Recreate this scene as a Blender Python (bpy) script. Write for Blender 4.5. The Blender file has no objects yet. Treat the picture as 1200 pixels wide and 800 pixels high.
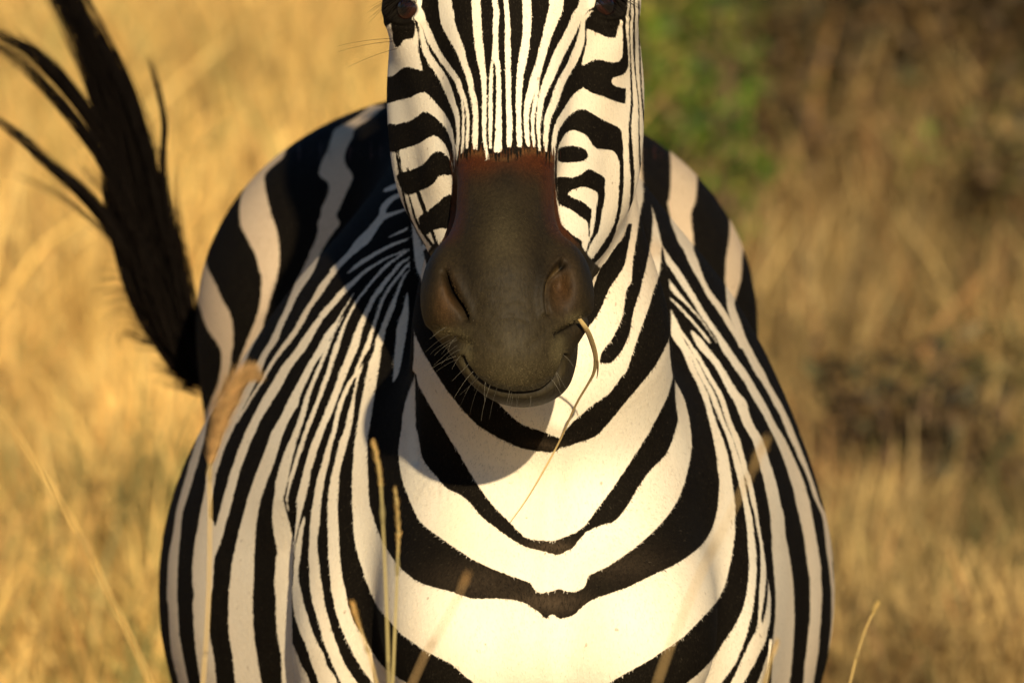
import bpy, math, random
import numpy as np
from mathutils import Vector

rng = np.random.default_rng(7)
random.seed(7)
scene = bpy.context.scene
COL = scene.collection

# ------------------------------------------------------------------ camera
DIST = 10.0                      # metres from the lens to the zebra's chest
FRAME = 0.95                     # metres across the picture at the chest
PITCH = math.radians(4.0)
CAM = np.array([0.0, -DIST, 1.02 + DIST * math.tan(PITCH)])
LENS = DIST * 36.0 / FRAME
T = FRAME / DIST / 1200.0
FWD = np.array([0.0, math.cos(PITCH), -math.sin(PITCH)])
UP = np.array([0.0, math.sin(PITCH), math.cos(PITCH)])
cam_data = bpy.data.cameras.new("camera")
cam_data.lens = LENS
cam_data.sensor_width = 36.0
cam_data.clip_start = 0.5
cam_data.clip_end = 2000.0
cam_data.dof.use_dof = True
cam_data.dof.focus_distance = DIST - 0.14
cam_data.dof.aperture_fstop = 10.5
cam = bpy.data.objects.new("camera", cam_data)
cam.location = CAM
cam.rotation_euler = (math.pi / 2 - PITCH, 0, 0)
COL.objects.link(cam)
scene.camera = cam

# ------------------------------------------------------------------ light
SUN_EL, SUN_AZ = math.radians(17.5), math.radians(6.6)     # azimuth: right of the camera axis
world = bpy.data.worlds.new("World")
scene.world = world
world.use_nodes = True
wn = world.node_tree
wn.nodes.clear()
sky = wn.nodes.new("ShaderNodeTexSky")
sky.sky_type = 'NISHITA'
sky.sun_disc = False
sky.sun_elevation = SUN_EL
sky.sun_rotation = math.pi - SUN_AZ
sky.ozone_density = 6.0
bg = wn.nodes.new("ShaderNodeBackground")
bg.inputs["Strength"].default_value = 0.05
wo = wn.nodes.new("ShaderNodeOutputWorld")
wn.links.new(sky.outputs[0], bg.inputs[0])
wn.links.new(bg.outputs[0], wo.inputs[0])
sun_data = bpy.data.lights.new("sun", 'SUN')
sun_data.energy = 5.0
sun_data.angle = math.radians(0.5)
sun_data.color = (1.0, 0.83, 0.57)
sun = bpy.data.objects.new("sun", sun_data)
d = Vector((math.sin(SUN_AZ) * math.cos(SUN_EL), -math.cos(SUN_AZ) * math.cos(SUN_EL), math.sin(SUN_EL)))
sun.rotation_euler = d.to_track_quat('Z', 'Y').to_euler()
sun.location = (2, -8, 6)
COL.objects.link(sun)
scene.view_settings.view_transform = 'Standard'
scene.view_settings.look = 'None'
scene.view_settings.exposure = 0.40
scene.view_settings.gamma = 1.0
scene.cycles.use_denoising = True
scene.cycles.max_bounces = 6


# ------------------------------------------------------------------ helpers
def pt(px, py, Y):
    """point of the world seen at picture position (px, py) and lying at depth Y"""
    dx = (px - 600.0) * T
    dv = FWD + UP * ((400.0 - py) * T)
    s = (Y + DIST) / dv[1]
    return np.array([dx * s, Y, CAM[2] + dv[2] * s])


def kpx(Y):
    return T * (Y + DIST)


def project(P):
    q = P - CAM
    z = q @ FWD
    return 600.0 + q[:, 0] / z / T, 400.0 - (q @ UP) / z / T


def ground_at(px, Y):
    p = pt(px, 400, Y)
    return np.array([p[0], Y, 0.0])


def catmull(pts, n=4, closed=False):
    P = np.asarray(pts, float)
    if len(P) < 3:
        return P
    if closed:
        Q = np.vstack([P[-1:], P, P[:2]])
        m = len(P)
    else:
        Q = np.vstack([2 * P[:1] - P[1:2], P, 2 * P[-1:] - P[-2:-1]])
        m = len(P) - 1
    out = []
    for i in range(m):
        p0, p1, p2, p3 = Q[i], Q[i + 1], Q[i + 2], Q[i + 3]
        for j in range(n):
            t = j / n
            out.append(0.5 * (2 * p1 + (p2 - p0) * t + (2 * p0 - 5 * p1 + 4 * p2 - p3) * t * t
                              + (3 * p1 - p0 - 3 * p2 + p3) * t ** 3))
    if not closed:
        out.append(P[-1])
    return np.array(out)


def new_mesh_object(name, verts, faces, mat=None, parent=None, smooth=True, attrs=None, cols=None):
    """faces: (n,k) array or list of index lists"""
    me = bpy.data.meshes.new(name)
    verts = np.asarray(verts, np.float32)
    if isinstance(faces, np.ndarray):
        n, k = faces.shape
        me.vertices.add(len(verts))
        me.vertices.foreach_set("co", verts.ravel())
        me.loops.add(n * k)
        me.loops.foreach_set("vertex_index", faces.astype(np.int32).ravel())
        me.polygons.add(n)
        me.polygons.foreach_set("loop_start", np.arange(0, n * k, k, dtype=np.int32))
    else:
        me.vertices.add(len(verts))
        me.vertices.foreach_set("co", verts.ravel())
        tot = np.array([len(f) for f in faces], np.int32)
        idx = np.concatenate([np.asarray(f, np.int32) for f in faces])
        me.loops.add(len(idx))
        me.loops.foreach_set("vertex_index", idx)
        me.polygons.add(len(tot))
        me.polygons.foreach_set("loop_start", np.concatenate([[0], np.cumsum(tot)[:-1]]).astype(np.int32))
    me.update(calc_edges=True)
    if smooth:
        me.polygons.foreach_set("use_smooth", np.ones(len(me.polygons), bool))
    for k_, a in (attrs or {}).items():
        at = me.attributes.new(k_, 'FLOAT', 'POINT')
        at.data.foreach_set("value", np.asarray(a, np.float32))
    for k_, a in (cols or {}).items():
        at = me.color_attributes.new(k_, 'FLOAT_COLOR', 'POINT')
        c = np.ones((len(verts), 4), np.float32)
        c[:, :3] = a
        at.data.foreach_set("color", c.ravel())
    if mat is not None:
        me.materials.append(mat)
    me.validate()
    o = bpy.data.objects.new(name, me)
    COL.objects.link(o)
    if parent is not None:
        o.parent = parent
        o.matrix_parent_inverse = parent.matrix_world.inverted() if False else parent.matrix_basis.inverted()
    return o


def tag(o, label=None, cat=None, group=None, kind=None):
    if label:
        o["label"] = label
    if cat:
        o["category"] = cat
    if group:
        o["group"] = group
    if kind:
        o["kind"] = kind
    return o


def empty(name, loc):
    o = bpy.data.objects.new(name, None)
    o.empty_display_size = 0.1
    o.location = loc
    COL.objects.link(o)
    return o


class Strands:
    """collects many thin tapered tubes and builds them as one mesh"""
    def __init__(self):
        self.v, self.f, self.c, self.n = [], [], [], 0

    def add(self, pts, radii, col=(1, 1, 1), sides=3, flat=None):
        P = np.asarray(pts, float)
        m = len(P)
        tan = np.gradient(P, axis=0)
        tan /= np.linalg.norm(tan, axis=1)[:, None] + 1e-12
        ref = np.array([0.0, 1.0, 0.0]) if flat is None else np.asarray(flat, float)
        a = np.cross(tan, ref)
        la = np.linalg.norm(a, axis=1)
        bad = la < 1e-3
        a[bad] = np.cross(tan[bad], np.array([1.0, 0.02, 0.0]))
        a /= np.linalg.norm(a, axis=1)[:, None] + 1e-12
        b = np.cross(a, tan)
        r = np.asarray(radii, float)
        if r.ndim == 0:
            r = np.full(m, float(r))
        ang = np.arange(sides) * 2 * math.pi / sides
        fl = 1.0 if flat is None else 0.22
        ring = (P[:, None, :] + r[:, None, None] * (a[:, None, :] * np.cos(ang)[None, :, None]
                                                    + fl * b[:, None, :] * np.sin(ang)[None, :, None]))
        self.v.append(ring.reshape(-1, 3))
        i = np.arange(m - 1)[:, None] * sides
        s = np.arange(sides)[None, :]
        s2 = (s + 1) % sides
        q = np.stack([i + s, i + s2, i + s2 + sides, i + s + sides], -1).reshape(-1, 4) + self.n
        self.f.append(q)
        self.c.append(np.tile(np.asarray(col, float), (m * sides, 1)))
        self.n += m * sides

    def build(self, name, mat, parent=None):
        return new_mesh_object(name, np.vstack(self.v), np.vstack(self.f), mat, parent,
                               cols={"tint": np.vstack(self.c)})


# ------------------------------------------------------------------ materials
def principled(name, rough=0.6):
    m = bpy.data.materials.new(name)
    m.use_nodes = True
    nt = m.node_tree
    b = nt.nodes["Principled BSDF"]
    b.inputs["Roughness"].default_value = rough
    return m, nt, b


def nd(nt, typ, **kw):
    n = nt.nodes.new(typ)
    for k, v in kw.items():
        setattr(n, k, v)
    return n


def mat_tint(name, rough=0.6, noise=0.25, scale=60.0, spec=0.3, trans=0.0, stretch=(1, 1, 1)):
    """colour from the 'tint' attribute with procedural variation on top"""
    m, nt, b = principled(name, rough)
    at = nd(nt, "ShaderNodeAttribute", attribute_name="tint")
    tc = nd(nt, "ShaderNodeTexCoord")
    mp = nd(nt, "ShaderNodeMapping")
    mp.inputs["Scale"].default_value = stretch
    nz = nd(nt, "ShaderNodeTexNoise")
    nz.inputs["Scale"].default_value = scale
    mr = nd(nt, "ShaderNodeMapRange")
    mr.inputs["To Min"].default_value = 1 - noise
    mr.inputs["To Max"].default_value = 1 + noise
    mx = nd(nt, "ShaderNodeVectorMath", operation='SCALE')
    nt.links.new(tc.outputs["Object"], mp.inputs[0])
    nt.links.new(mp.outputs[0], nz.inputs["Vector"])
    nt.links.new(nz.outputs["Fac"], mr.inputs["Value"])
    nt.links.new(at.outputs["Color"], mx.inputs[0])
    nt.links.new(mr.outputs[0], mx.inputs["Scale"])
    nt.links.new(mx.outputs[0], b.inputs["Base Color"])
    b.inputs["Specular IOR Level"].default_value = spec
    if trans:
        tr = nd(nt, "ShaderNodeBsdfTranslucent")
        ms = nd(nt, "ShaderNodeMixShader")
        ms.inputs[0].default_value = trans
        nt.links.new(mx.outputs[0], tr.inputs["Color"])
        out = nt.nodes["Material Output"]
        nt.links.new(b.outputs[0], ms.inputs[1])
        nt.links.new(tr.outputs[0], ms.inputs[2])
        nt.links.new(ms.outputs[0], out.inputs["Surface"])
    return m
# ------------------------------------------------------------------ the coat pattern
# Every stripe of this zebra's coat, as outlines on a front elevation of the animal.
GX0, GY0, GX1, GY1 = 60, -330, 1120, 960


def R(x0, y0, s, *rows):
    """rows (y, left, right) measured on a patch with origin (x0, y0) and scale s"""
    return [(y0 + s * y, x0 + s * a, x0 + s * b) for y, a, b in rows]


def rows_poly(rows, gap=6.0):
    rows = sorted(rows)
    keep = [rows[0]]
    for r in rows[1:]:
        if r[0] - keep[-1][0] > gap:
            keep.append(r)
    L = catmull([(a, y) for y, a, b in keep], 3)
    Rr = catmull([(b, y) for y, a, b in keep], 3)
    return np.vstack([L, Rr[::-1]])


def RB(x0, y0, s, *pw):
    """ribbon: (x, y, full width) on a patch"""
    p = np.array([(x0 + s * a, y0 + s * b, s * w * 0.5) for a, b, w in pw])
    p = catmull(p, 4)
    t = np.gradient(p[:, :2], axis=0)
    t /= np.linalg.norm(t, axis=1)[:, None] + 1e-9
    n = np.stack([-t[:, 1], t[:, 0]], 1)
    return np.vstack([p[:, :2] + n * p[:, 2:], (p[:, :2] - n * p[:, 2:])[::-1]])


def PG(pts, n=3):
    return catmull(pts, n, closed=True) if n > 1 else np.array(pts, float)


def sd_poly(poly, X, Y):
    A = poly
    B = np.roll(poly, -1, axis=0)
    best = np.full(X.shape, 1e9, np.float32)
    ins = np.zeros(X.shape, bool)
    for (ax, ay), (bx, by) in zip(A, B):
        ex, ey = bx - ax, by - ay
        l2 = ex * ex + ey * ey
        if l2 < 1e-9:
            continue
        wx, wy = X - ax, Y - ay
        h = np.clip((wx * ex + wy * ey) / l2, 0, 1)
        dd = (wx - ex * h) ** 2 + (wy - ey * h) ** 2
        np.minimum(best, dd, out=best)
        if ay != by:
            c = ((ay > Y) != (by > Y)) & (wx < ex * wy / ey)
            ins ^= c
    dist = np.sqrt(best)
    return np.where(ins, -dist, dist)


class Field:
    def __init__(self):
        self.f = np.full((GY1 - GY0, GX1 - GX0), 16.0, np.float32)

    def paint(self, poly, black):
        m = 18
        x0 = max(int(poly[:, 0].min()) - m, GX0)
        x1 = min(int(poly[:, 0].max()) + m, GX1)
        y0 = max(int(poly[:, 1].min()) - m, GY0)
        y1 = min(int(poly[:, 1].max()) + m, GY1)
        if x1 <= x0 or y1 <= y0:
            return
        X, Y = np.meshgrid(np.arange(x0, x1, dtype=np.float32), np.arange(y0, y1, dtype=np.float32))
        s = np.clip(sd_poly(poly, X, Y), -16, 16)
        v = self.f[y0 - GY0:y1 - GY0, x0 - GX0:x1 - GX0]
        if black:
            np.minimum(v, s, out=v)
        else:
            np.maximum(v, -s, out=v)

    def B(self, *polys):
        for p in polys:
            self.paint(p, True)

    def W(self, *polys):
        for p in polys:
            self.paint(p, False)

    def sample(self, px, py):
        x = np.clip(px - GX0, 0, GX1 - GX0 - 1.01)
        y = np.clip(py - GY0, 0, GY1 - GY0 - 1.01)
        i, j = x.astype(int), y.astype(int)
        a, b = x - i, y - j
        f = self.f
        return ((f[j, i] * (1 - a) + f[j, i + 1] * a) * (1 - b)
                + (f[j + 1, i] * (1 - a) + f[j + 1, i + 1] * a) * b)


def body_field():
    F = Field()
    a, b, c, d, e = (220, 300, .125), (340, 220, .125), (340, 310, .125), (220, 390, .125), (340, 400, .125)
    f, g, h, i, j = (180, 480, .125), (310, 490, .125), (290, 580, .125), (290, 680, .125), (170, 600, .125)
    k, l, m, n = (740, 230, .125), (770, 320, .125), (780, 410, .125), (820, 500, .125)
    o, p = (840, 590, .125), (840, 690, .125)
    r4, r6 = (170, 100, .3), (170, 560, .3)
    # dark ground of both flanks, carved by the light stripes
    F.B(np.array([(486, 60), (486, 300), (481, 313), (473, 322.5), (467, 335), (462, 347.5), (456, 360), (451, 372.5),
                  (446, 385), (440.6, 397.5), (438.8, 410), (432.5, 425), (427.5, 450), (422.5, 475), (418.5, 502),
                  (416, 515), (415, 527.5), (413.8, 540), (413, 552), (412.5, 565), (412.8, 590), (413.8, 605),
                  (415, 630), (418, 642.5), (421, 655), (425, 667.5), (428.8, 680), (434, 692.5), (440, 706),
                  (450, 720), (469.5, 742), (497, 761.5), (530, 778), (546.5, 793), (563, 805), (580, 820),
                  (600, 900), (90, 955), (70, 60)], float))
    F.B(np.array([(752, 60), (757, 200), (763, 240), (767, 252), (771, 267), (776, 288), (780, 310), (783, 330),
                  (784.5, 350), (785, 362), (790, 372), (797, 390), (803, 408), (813, 430), (823, 453), (832, 480),
                  (838, 500), (845, 530), (850, 560), (856, 585), (861.5, 592), (861, 627), (857.5, 652), (852, 677),
                  (847.5, 691), (840, 704), (829, 717), (802, 745), (763, 772), (727, 792), (700, 808), (650, 830),
                  (640, 900), (1110, 955), (1110, 60)], float))
    # left flank, from the shoulder outwards
    F.W(rows_poly(R(*e, (0, 712, 735), (110, 675, 705), (220, 627, 655), (310, 595, 628), (380, 542, 582),
                    (470, 500, 542), (560, 460, 505), (650, 435, 478), (740, 410, 453), (800, 402, 445))
                  + R(*g, (100, 635, 672), (200, 605, 650), (300, 570, 625), (400, 545, 605), (500, 515, 580),
                      (600, 485, 560), (700, 470, 545))
                  + R(*h, (0, 625, 695), (100, 610, 688), (200, 595, 680), (300, 585, 672), (400, 582, 655),
                      (500, 575, 655), (600, 575, 668), (700, 580, 680))
                  + R(*i, (0, 585, 690), (100, 595, 710), (200, 610, 720), (300, 640, 745), (400, 670, 775),
                      (500, 695, 805), (600, 725, 840), (700, 765, 875), (800, 805, 925), (900, 850, 990),
                      (1000, 900, 1060), (1300, 1000, 1200))))
    F.W(RB(*c, (1130, 20, 16), (1095, 10, 22), (1040, 80, 25), (960, 180, 25), (900, 270, 26), (850, 370, 28), (825, 450, 30),
           (790, 560, 30), (765, 640, 36), (735, 740, 40), (718, 800, 36)))
    F.W(rows_poly(R(*e, (0, 735, 758), (60, 715, 740)) + R(*e, (120, 692, 708))))
    F.W(rows_poly(R(*e, (200, 680, 690), (270, 643, 672), (350, 620, 642), (430, 607, 628), (500, 588, 612),
                    (570, 575, 605), (650, 550, 598), (720, 533, 588), (800, 518, 576))
                  + R(*g, (100, 745, 805), (200, 710, 785), (300, 685, 760), (400, 660, 730), (500, 635, 705),
                      (600, 615, 697), (700, 600, 692))
                  + R(*h, (0, 755, 845), (100, 752, 845), (200, 752, 850), (300, 752, 855), (400, 755, 858),
                      (500, 755, 862), (600, 760, 870), (700, 770, 880))
                  + R(*i, (0, 778, 895), (100, 790, 920), (200, 810, 940), (300, 830, 970), (400, 865, 1010),
                      (500, 905, 1070), (600, 950, 1130), (700, 1000, 1190), (800, 1060, 1270), (900, 1130, 1400),
                      (1000, 1200, 1560), (1200, 1300, 1800))))
    F.W(RB(*c, (1150, -85, 14), (1080, -40, 20), (1025, 0, 30), (970, 70, 34), (900, 150, 38), (850, 220, 42), (790, 300, 42), (750, 380, 42),
           (715, 450, 44), (675, 540, 46)))
    F.W(rows_poly(R(*c, (530, 655, 708), (600, 620, 682), (700, 585, 657), (790, 552, 632))
                  + R(*e, (100, 530, 615), (200, 500, 575), (300, 460, 535), (400, 430, 495), (500, 390, 455),
                      (600, 350, 420), (700, 310, 380), (790, 273, 338))
                  + R(*g, (100, 490, 560), (200, 455, 530), (300, 420, 495), (400, 390, 465), (500, 365, 435),
                      (600, 340, 420), (700, 315, 395))
                  + R(*h, (0, 475, 545), (100, 440, 525), (200, 410, 500), (300, 390, 475), (400, 370, 455),
                      (500, 360, 440), (600, 362, 430), (700, 365, 412))
                  + R(*i, (0, 370, 392), (90, 369, 386), (160, 369, 378))))
    F.W(rows_poly(R(*h, (190, 528, 536), (250, 510, 540), (300, 490, 530), (400, 470, 515), (500, 450, 505),
                    (600, 442, 495), (700, 435, 480))
                  + R(*i, (0, 428, 480), (100, 420, 505), (200, 425, 525), (300, 440, 555), (400, 465, 585),
                      (500, 500, 620), (600, 545, 665), (700, 580, 720), (800, 610, 750), (900, 650, 820),
                      (1100, 700, 900))))
    F.W(rows_poly(R(*i, (590, 414, 424), (700, 412, 470), (800, 410, 510), (900, 400, 570), (1100, 400, 620))))
    F.W(RB(*b, (1150, 560, 14), (1080, 600, 20), (1000, 660, 22), (900, 730, 24), (840, 795, 24)),
        RB(*c, (930, -10, 24), (830, 90, 22), (750, 180, 22), (680, 270, 22), (620, 350, 22), (575, 430, 22), (540, 500, 26),
           (500, 590, 30), (468, 680, 36), (440, 770, 40), (425, 830, 40)))
    F.W(rows_poly(R(*e, (20, 418, 465), (100, 395, 440), (200, 365, 410), (300, 335, 380), (400, 295, 340),
                    (500, 265, 305), (600, 225, 265), (700, 185, 230), (790, 148, 193))
                  + R(*g, (100, 380, 420), (200, 345, 385), (300, 310, 355), (400, 280, 315), (500, 250, 290),
                      (600, 225, 255), (700, 210, 228)) + R(*h, (0, 363, 380), (80, 356, 370), (145, 350, 357))))
    F.W(RB(*c, (500, 480, 8), (440, 590, 12), (400, 670, 14), (360, 770, 18), (350, 800, 20)))
    F.W(rows_poly(R(*e, (0, 360, 382), (100, 315, 350), (200, 275, 310), (300, 230, 270), (400, 190, 225),
                    (500, 145, 190), (600, 115, 165), (700, 85, 140), (790, 55, 110))
                  + R(*g, (100, 280, 330), (200, 240, 305), (300, 195, 280), (400, 160, 255), (500, 130, 235),
                      (600, 105, 215), (700, 95, 185))
                  + R(*h, (0, 250, 332), (100, 230, 335), (200, 210, 335), (300, 200, 332), (400, 200, 330),
                      (500, 200, 325), (600, 190, 325), (700, 185, 320))
                  + R(*i, (0, 175, 310), (100, 180, 310), (200, 185, 312), (300, 185, 340), (400, 190, 370),
                      (500, 195, 385), (600, 205, 392), (700, 225, 397), (800, 230, 397), (1000, 240, 400),
                      (1300, 260, 410))))
    F.W(RB(*c, (600, 265, 8), (530, 380, 12), (480, 460, 14), (440, 540, 22)))
    F.W(rows_poly(R(*c, (530, 432, 452), (600, 365, 425), (700, 300, 370), (790, 252, 335))
                  + R(*e, (0, 285, 347), (100, 235, 300), (200, 175, 240), (300, 120, 190), (400, 65, 145),
                      (500, 10, 100), (600, -40, 70), (700, -85, 10))
                  + R(*f, (100, 1150, 1260), (200, 1110, 1225), (300, 1075, 1190), (400, 1040, 1160),
                      (500, 1000, 1130), (600, 960, 1090), (700, 925, 1050))
                  + R(*j, (0, 920, 1050), (100, 890, 1025), (200, 860, 1010), (300, 835, 995), (400, 810, 985),
                      (500, 795, 985), (600, 785, 980), (700, 775, 978), (800, 770, 970))
                  + R(*r6, (500, 320, 405), (600, 320, 408), (700, 335, 420), (800, 345, 435), (900, 360, 455),
                      (1100, 380, 480))))
    F.W(RB(*c, (1080, -145, 12), (1000, -100, 16), (900, -60, 20), (800, 0, 22), (720, 50, 28), (650, 110, 32), (590, 170, 40), (540, 210, 48),
           (472, 280, 54), (415, 350, 54), (350, 420, 56), (292, 490, 58)))
    F.W(rows_poly(R(*c, (490, 262, 322), (600, 180, 255), (700, 110, 200), (800, 45, 140))
                  + R(*d, (100, 1045, 1130), (200, 970, 1065), (300, 890, 990), (400, 830, 930), (500, 770, 880),
                      (600, 710, 815), (700, 655, 755))
                  + R(*f, (0, 975, 1052), (100, 915, 1000), (200, 865, 960), (300, 825, 910), (400, 785, 875),
                      (500, 755, 835), (600, 715, 800), (700, 690, 775))
                  + R(*j, (0, 695, 785), (100, 668, 750), (200, 640, 725), (300, 600, 690), (400, 560, 648),
                      (500, 520, 634))))
    F.W(rows_poly(R(*c, (0, 440, 490), (100, 350, 415), (200, 268, 348), (300, 215, 280), (400, 150, 205),
                    (500, 90, 150), (600, 40, 95))
                  + R(*a, (700, 968, 1030), (800, 908, 972))
                  + R(*d, (100, 885, 940), (200, 825, 870), (300, 760, 800), (400, 705, 740), (500, 650, 680),
                      (600, 585, 615), (700, 530, 555), (800, 480, 508)) + R(*f, (80, 788, 812), (130, 770, 782))))
    F.W(RB(*b, (385, 790, 52), (470, 710, 52), (560, 620, 56), (640, 535, 84), (700, 480, 100), (750, 420, 82),
           (800, 350, 68), (860, 270, 62), (875, 190, 56), (925, 130, 52), (985, 85, 42), (1070, 55, 34), (1150, 40, 26)),
        RB(*b, (850, 300, 50), (900, 265, 42), (960, 245, 34), (1020, 225, 24), (1110, 195, 18), (1180, 170, 12)),
        RB(*b, (880, 30, 24), (940, 5, 44), (1000, -20, 44), (1100, -70, 30)),
        RB(*b, (925, 462, 10), (1030, 415, 22), (1150, 362, 22)),
        RB(*b, (535, 805, 10), (640, 720, 38), (740, 655, 36), (850, 590, 30), (970, 530, 28), (1080, 490, 20), (1170, 455, 12)),
        RB(*b, (1040, 795, 18), (1130, 690, 16)))
    F.W(rows_poly(R(*r4, (80, 880, 938), (100, 850, 922), (130, 820, 880), (170, 745, 820), (200, 730, 812),
                    (250, 715, 785), (300, 690, 780), (350, 680, 810), (380, 715, 805), (420, 717, 785),
                    (480, 690, 760))
                  + R(*b, (200, 320, 450), (260, 290, 432), (300, 265, 440), (330, 260, 468), (400, 265, 420),
                      (500, 235, 350), (600, 190, 290), (700, 150, 255), (800, 100, 210))
                  + R(*a, (200, 1030, 1130), (300, 990, 1075), (400, 950, 1015), (500, 910, 970), (600, 860, 920),
                      (700, 815, 875), (800, 765, 838))
                  + R(*d, (100, 740, 800), (200, 690, 755), (300, 640, 710), (400, 590, 670), (500, 540, 620),
                      (600, 490, 570), (700, 440, 520))
                  + R(*f, (0, 738, 800), (100, 690, 780), (200, 650, 740), (300, 620, 690), (400, 585, 650),
                      (500, 550, 620), (600, 500, 585), (700, 490, 570))
                  + R(*j, (0, 518, 600), (100, 500, 640), (200, 480, 690), (300, 460, 690), (400, 450, 648),
                      (500, 440, 634), (600, 440, 630), (700, 445, 625))
                  + R(*r6, (450, 190, 252), (500, 185, 250), (600, 190, 247), (700, 200, 265), (800, 215, 275),
                      (1000, 240, 300))))
    F.W(rows_poly(R(*r4, (200, 575, 610), (240, 520, 558), (280, 472, 540), (310, 448, 505), (350, 425, 468), (400, 390, 470),
                    (450, 372, 480), (500, 370, 492), (550, 375, 510), (600, 400, 522))
                  + R(*a, (0, 640, 862), (100, 662, 855), (140, 690, 850), (200, 695, 840), (300, 690, 810),
                      (400, 685, 775), (500, 665, 750), (600, 635, 720), (700, 595, 690))
                  + R(*d, (0, 590, 670), (100, 545, 620), (200, 505, 570), (300, 475, 535), (400, 440, 500),
                      (500, 385, 450), (600, 320, 390), (700, 240, 330))))
    F.W(rows_poly(R(*r4, (600, 218, 228), (640, 208, 238), (700, 195, 240))
                  + R(*a, (100, 60, 195), (200, 40, 230), (300, 60, 280), (400, 85, 320), (500, 120, 380),
                      (600, 150, 415), (700, 195, 425))
                  + R(*d, (0, 215, 430), (100, 280, 425), (150, 305, 420), (200, 315, 410), (300, 315, 400),
                      (400, 300, 380), (500, 275, 340), (600, 230, 300), (700, 190, 260))
                  + R(*f, (0, 480, 540), (100, 445, 512), (200, 425, 490), (300, 400, 470), (400, 370, 440),
                      (500, 335, 415), (600, 310, 380), (700, 280, 355))
                  + R(*j, (0, 290, 352), (200, 263, 330), (400, 222, 310), (600, 210, 300), (800, 203, 297))
                  + R(*r6, (500, 90, 127), (600, 95, 132), (700, 105, 148), (800, 130, 168), (1000, 160, 205))))
    # right flank
    F.W(rows_poly(R(*l, (335, 120, 130), (400, 122, 150), (450, 122, 165), (500, 122, 195), (560, 122, 220),
                    (610, 150, 244), (700, 195, 292))
                  + R(*m, (0, 150, 212), (100, 188, 252), (200, 230, 292), (300, 285, 342), (400, 330, 392),
                      (500, 365, 420), (600, 395, 450), (700, 415, 482))
                  + R(*n, (0, 105, 178), (100, 125, 212), (200, 145, 242), (300, 160, 270), (400, 170, 286),
                      (500, 180, 300), (600, 178, 315), (700, 165, 328), (800, 160, 330))))
    F.W(rows_poly(R(*m, (-30, 195, 212), (0, 215, 238), (100, 256, 296), (200, 298, 346), (300, 350, 399), (400, 405, 453),
                    (500, 440, 493), (600, 482, 529), (700, 525, 566))
                  + R(*n, (0, 230, 275), (100, 255, 305), (200, 285, 335), (300, 310, 370), (400, 335, 400),
                      (500, 360, 420), (600, 385, 435), (700, 405, 455))
                  + R(*o, (0, 255, 310), (100, 265, 325), (200, 280, 340), (300, 288, 350), (400, 292, 365),
                      (500, 300, 370), (600, 300, 372), (700, 295, 368))
                  + R(*p, (0, 282, 360), (100, 265, 350), (200, 235, 335), (300, 190, 310), (400, 130, 285),
                      (500, 60, 255), (600, 0, 215), (700, -80, 170), (800, -180, 100), (900, -300, 30),
                      (1200, -500, -150))))
    F.W(RB(*l, (125, 340, 6), (165, 430, 24), (212, 530, 24), (295, 650, 28), (383, 800, 34)))
    F.W(rows_poly(R(*m, (0, 250, 287), (100, 305, 346), (200, 360, 406), (300, 415, 461), (400, 475, 525),
                    (500, 515, 565), (600, 545, 596), (700, 580, 629))
                  + R(*n, (0, 285, 345), (100, 310, 370), (200, 345, 395), (300, 375, 425), (400, 400, 450),
                      (500, 435, 485), (600, 460, 505), (700, 480, 525))
                  + R(*o, (0, 335, 370), (100, 355, 390), (200, 370, 410), (300, 390, 425), (400, 405, 440),
                      (500, 412, 450), (600, 412, 460), (700, 410, 462))
                  + R(*p, (0, 400, 452), (100, 395, 440), (200, 390, 425), (300, 385, 418), (400, 360, 470),
                      (500, 305, 450), (600, 260, 400), (700, 215, 350), (800, 170, 295), (900, 120, 240),
                      (1200, 0, 120))))
    F.W(rows_poly(R(*o, (590, 484, 492), (700, 484, 506)) + R(*p, (0, 480, 520), (100, 475, 522), (200, 460, 515),
                                                              (300, 435, 500), (370, 420, 480), (420, 400, 465))))
    F.W(rows_poly(R(*p, (465, 514, 524), (550, 498, 545), (600, 480, 540), (700, 445, 520), (800, 410, 500),
                    (900, 370, 470), (1200, 250, 350))))
    F.W(rows_poly(R(*l, (535, 308, 322), (600, 335, 400), (700, 390, 480))
                  + R(*m, (0, 325, 430), (100, 420, 495), (200, 490, 560), (300, 540, 620), (400, 590, 685),
                      (480, 640, 755), (600, 690, 785), (700, 730, 825))
                  + R(*n, (0, 440, 535), (100, 480, 580), (200, 520, 615), (300, 545, 645), (400, 570, 680),
                      (500, 600, 710), (600, 620, 735), (700, 643, 755))
                  + R(*o, (0, 500, 605), (100, 515, 635), (200, 530, 650), (300, 550, 665), (400, 560, 690),
                      (500, 572, 710), (600, 582, 725), (700, 590, 738))
                  + R(*p, (0, 600, 748), (100, 605, 752), (200, 602, 755), (300, 598, 755), (400, 590, 750),
                      (500, 580, 745), (600, 578, 738), (700, 570, 728), (800, 565, 720), (900, 560, 705),
                      (1200, 520, 660))))
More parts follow.
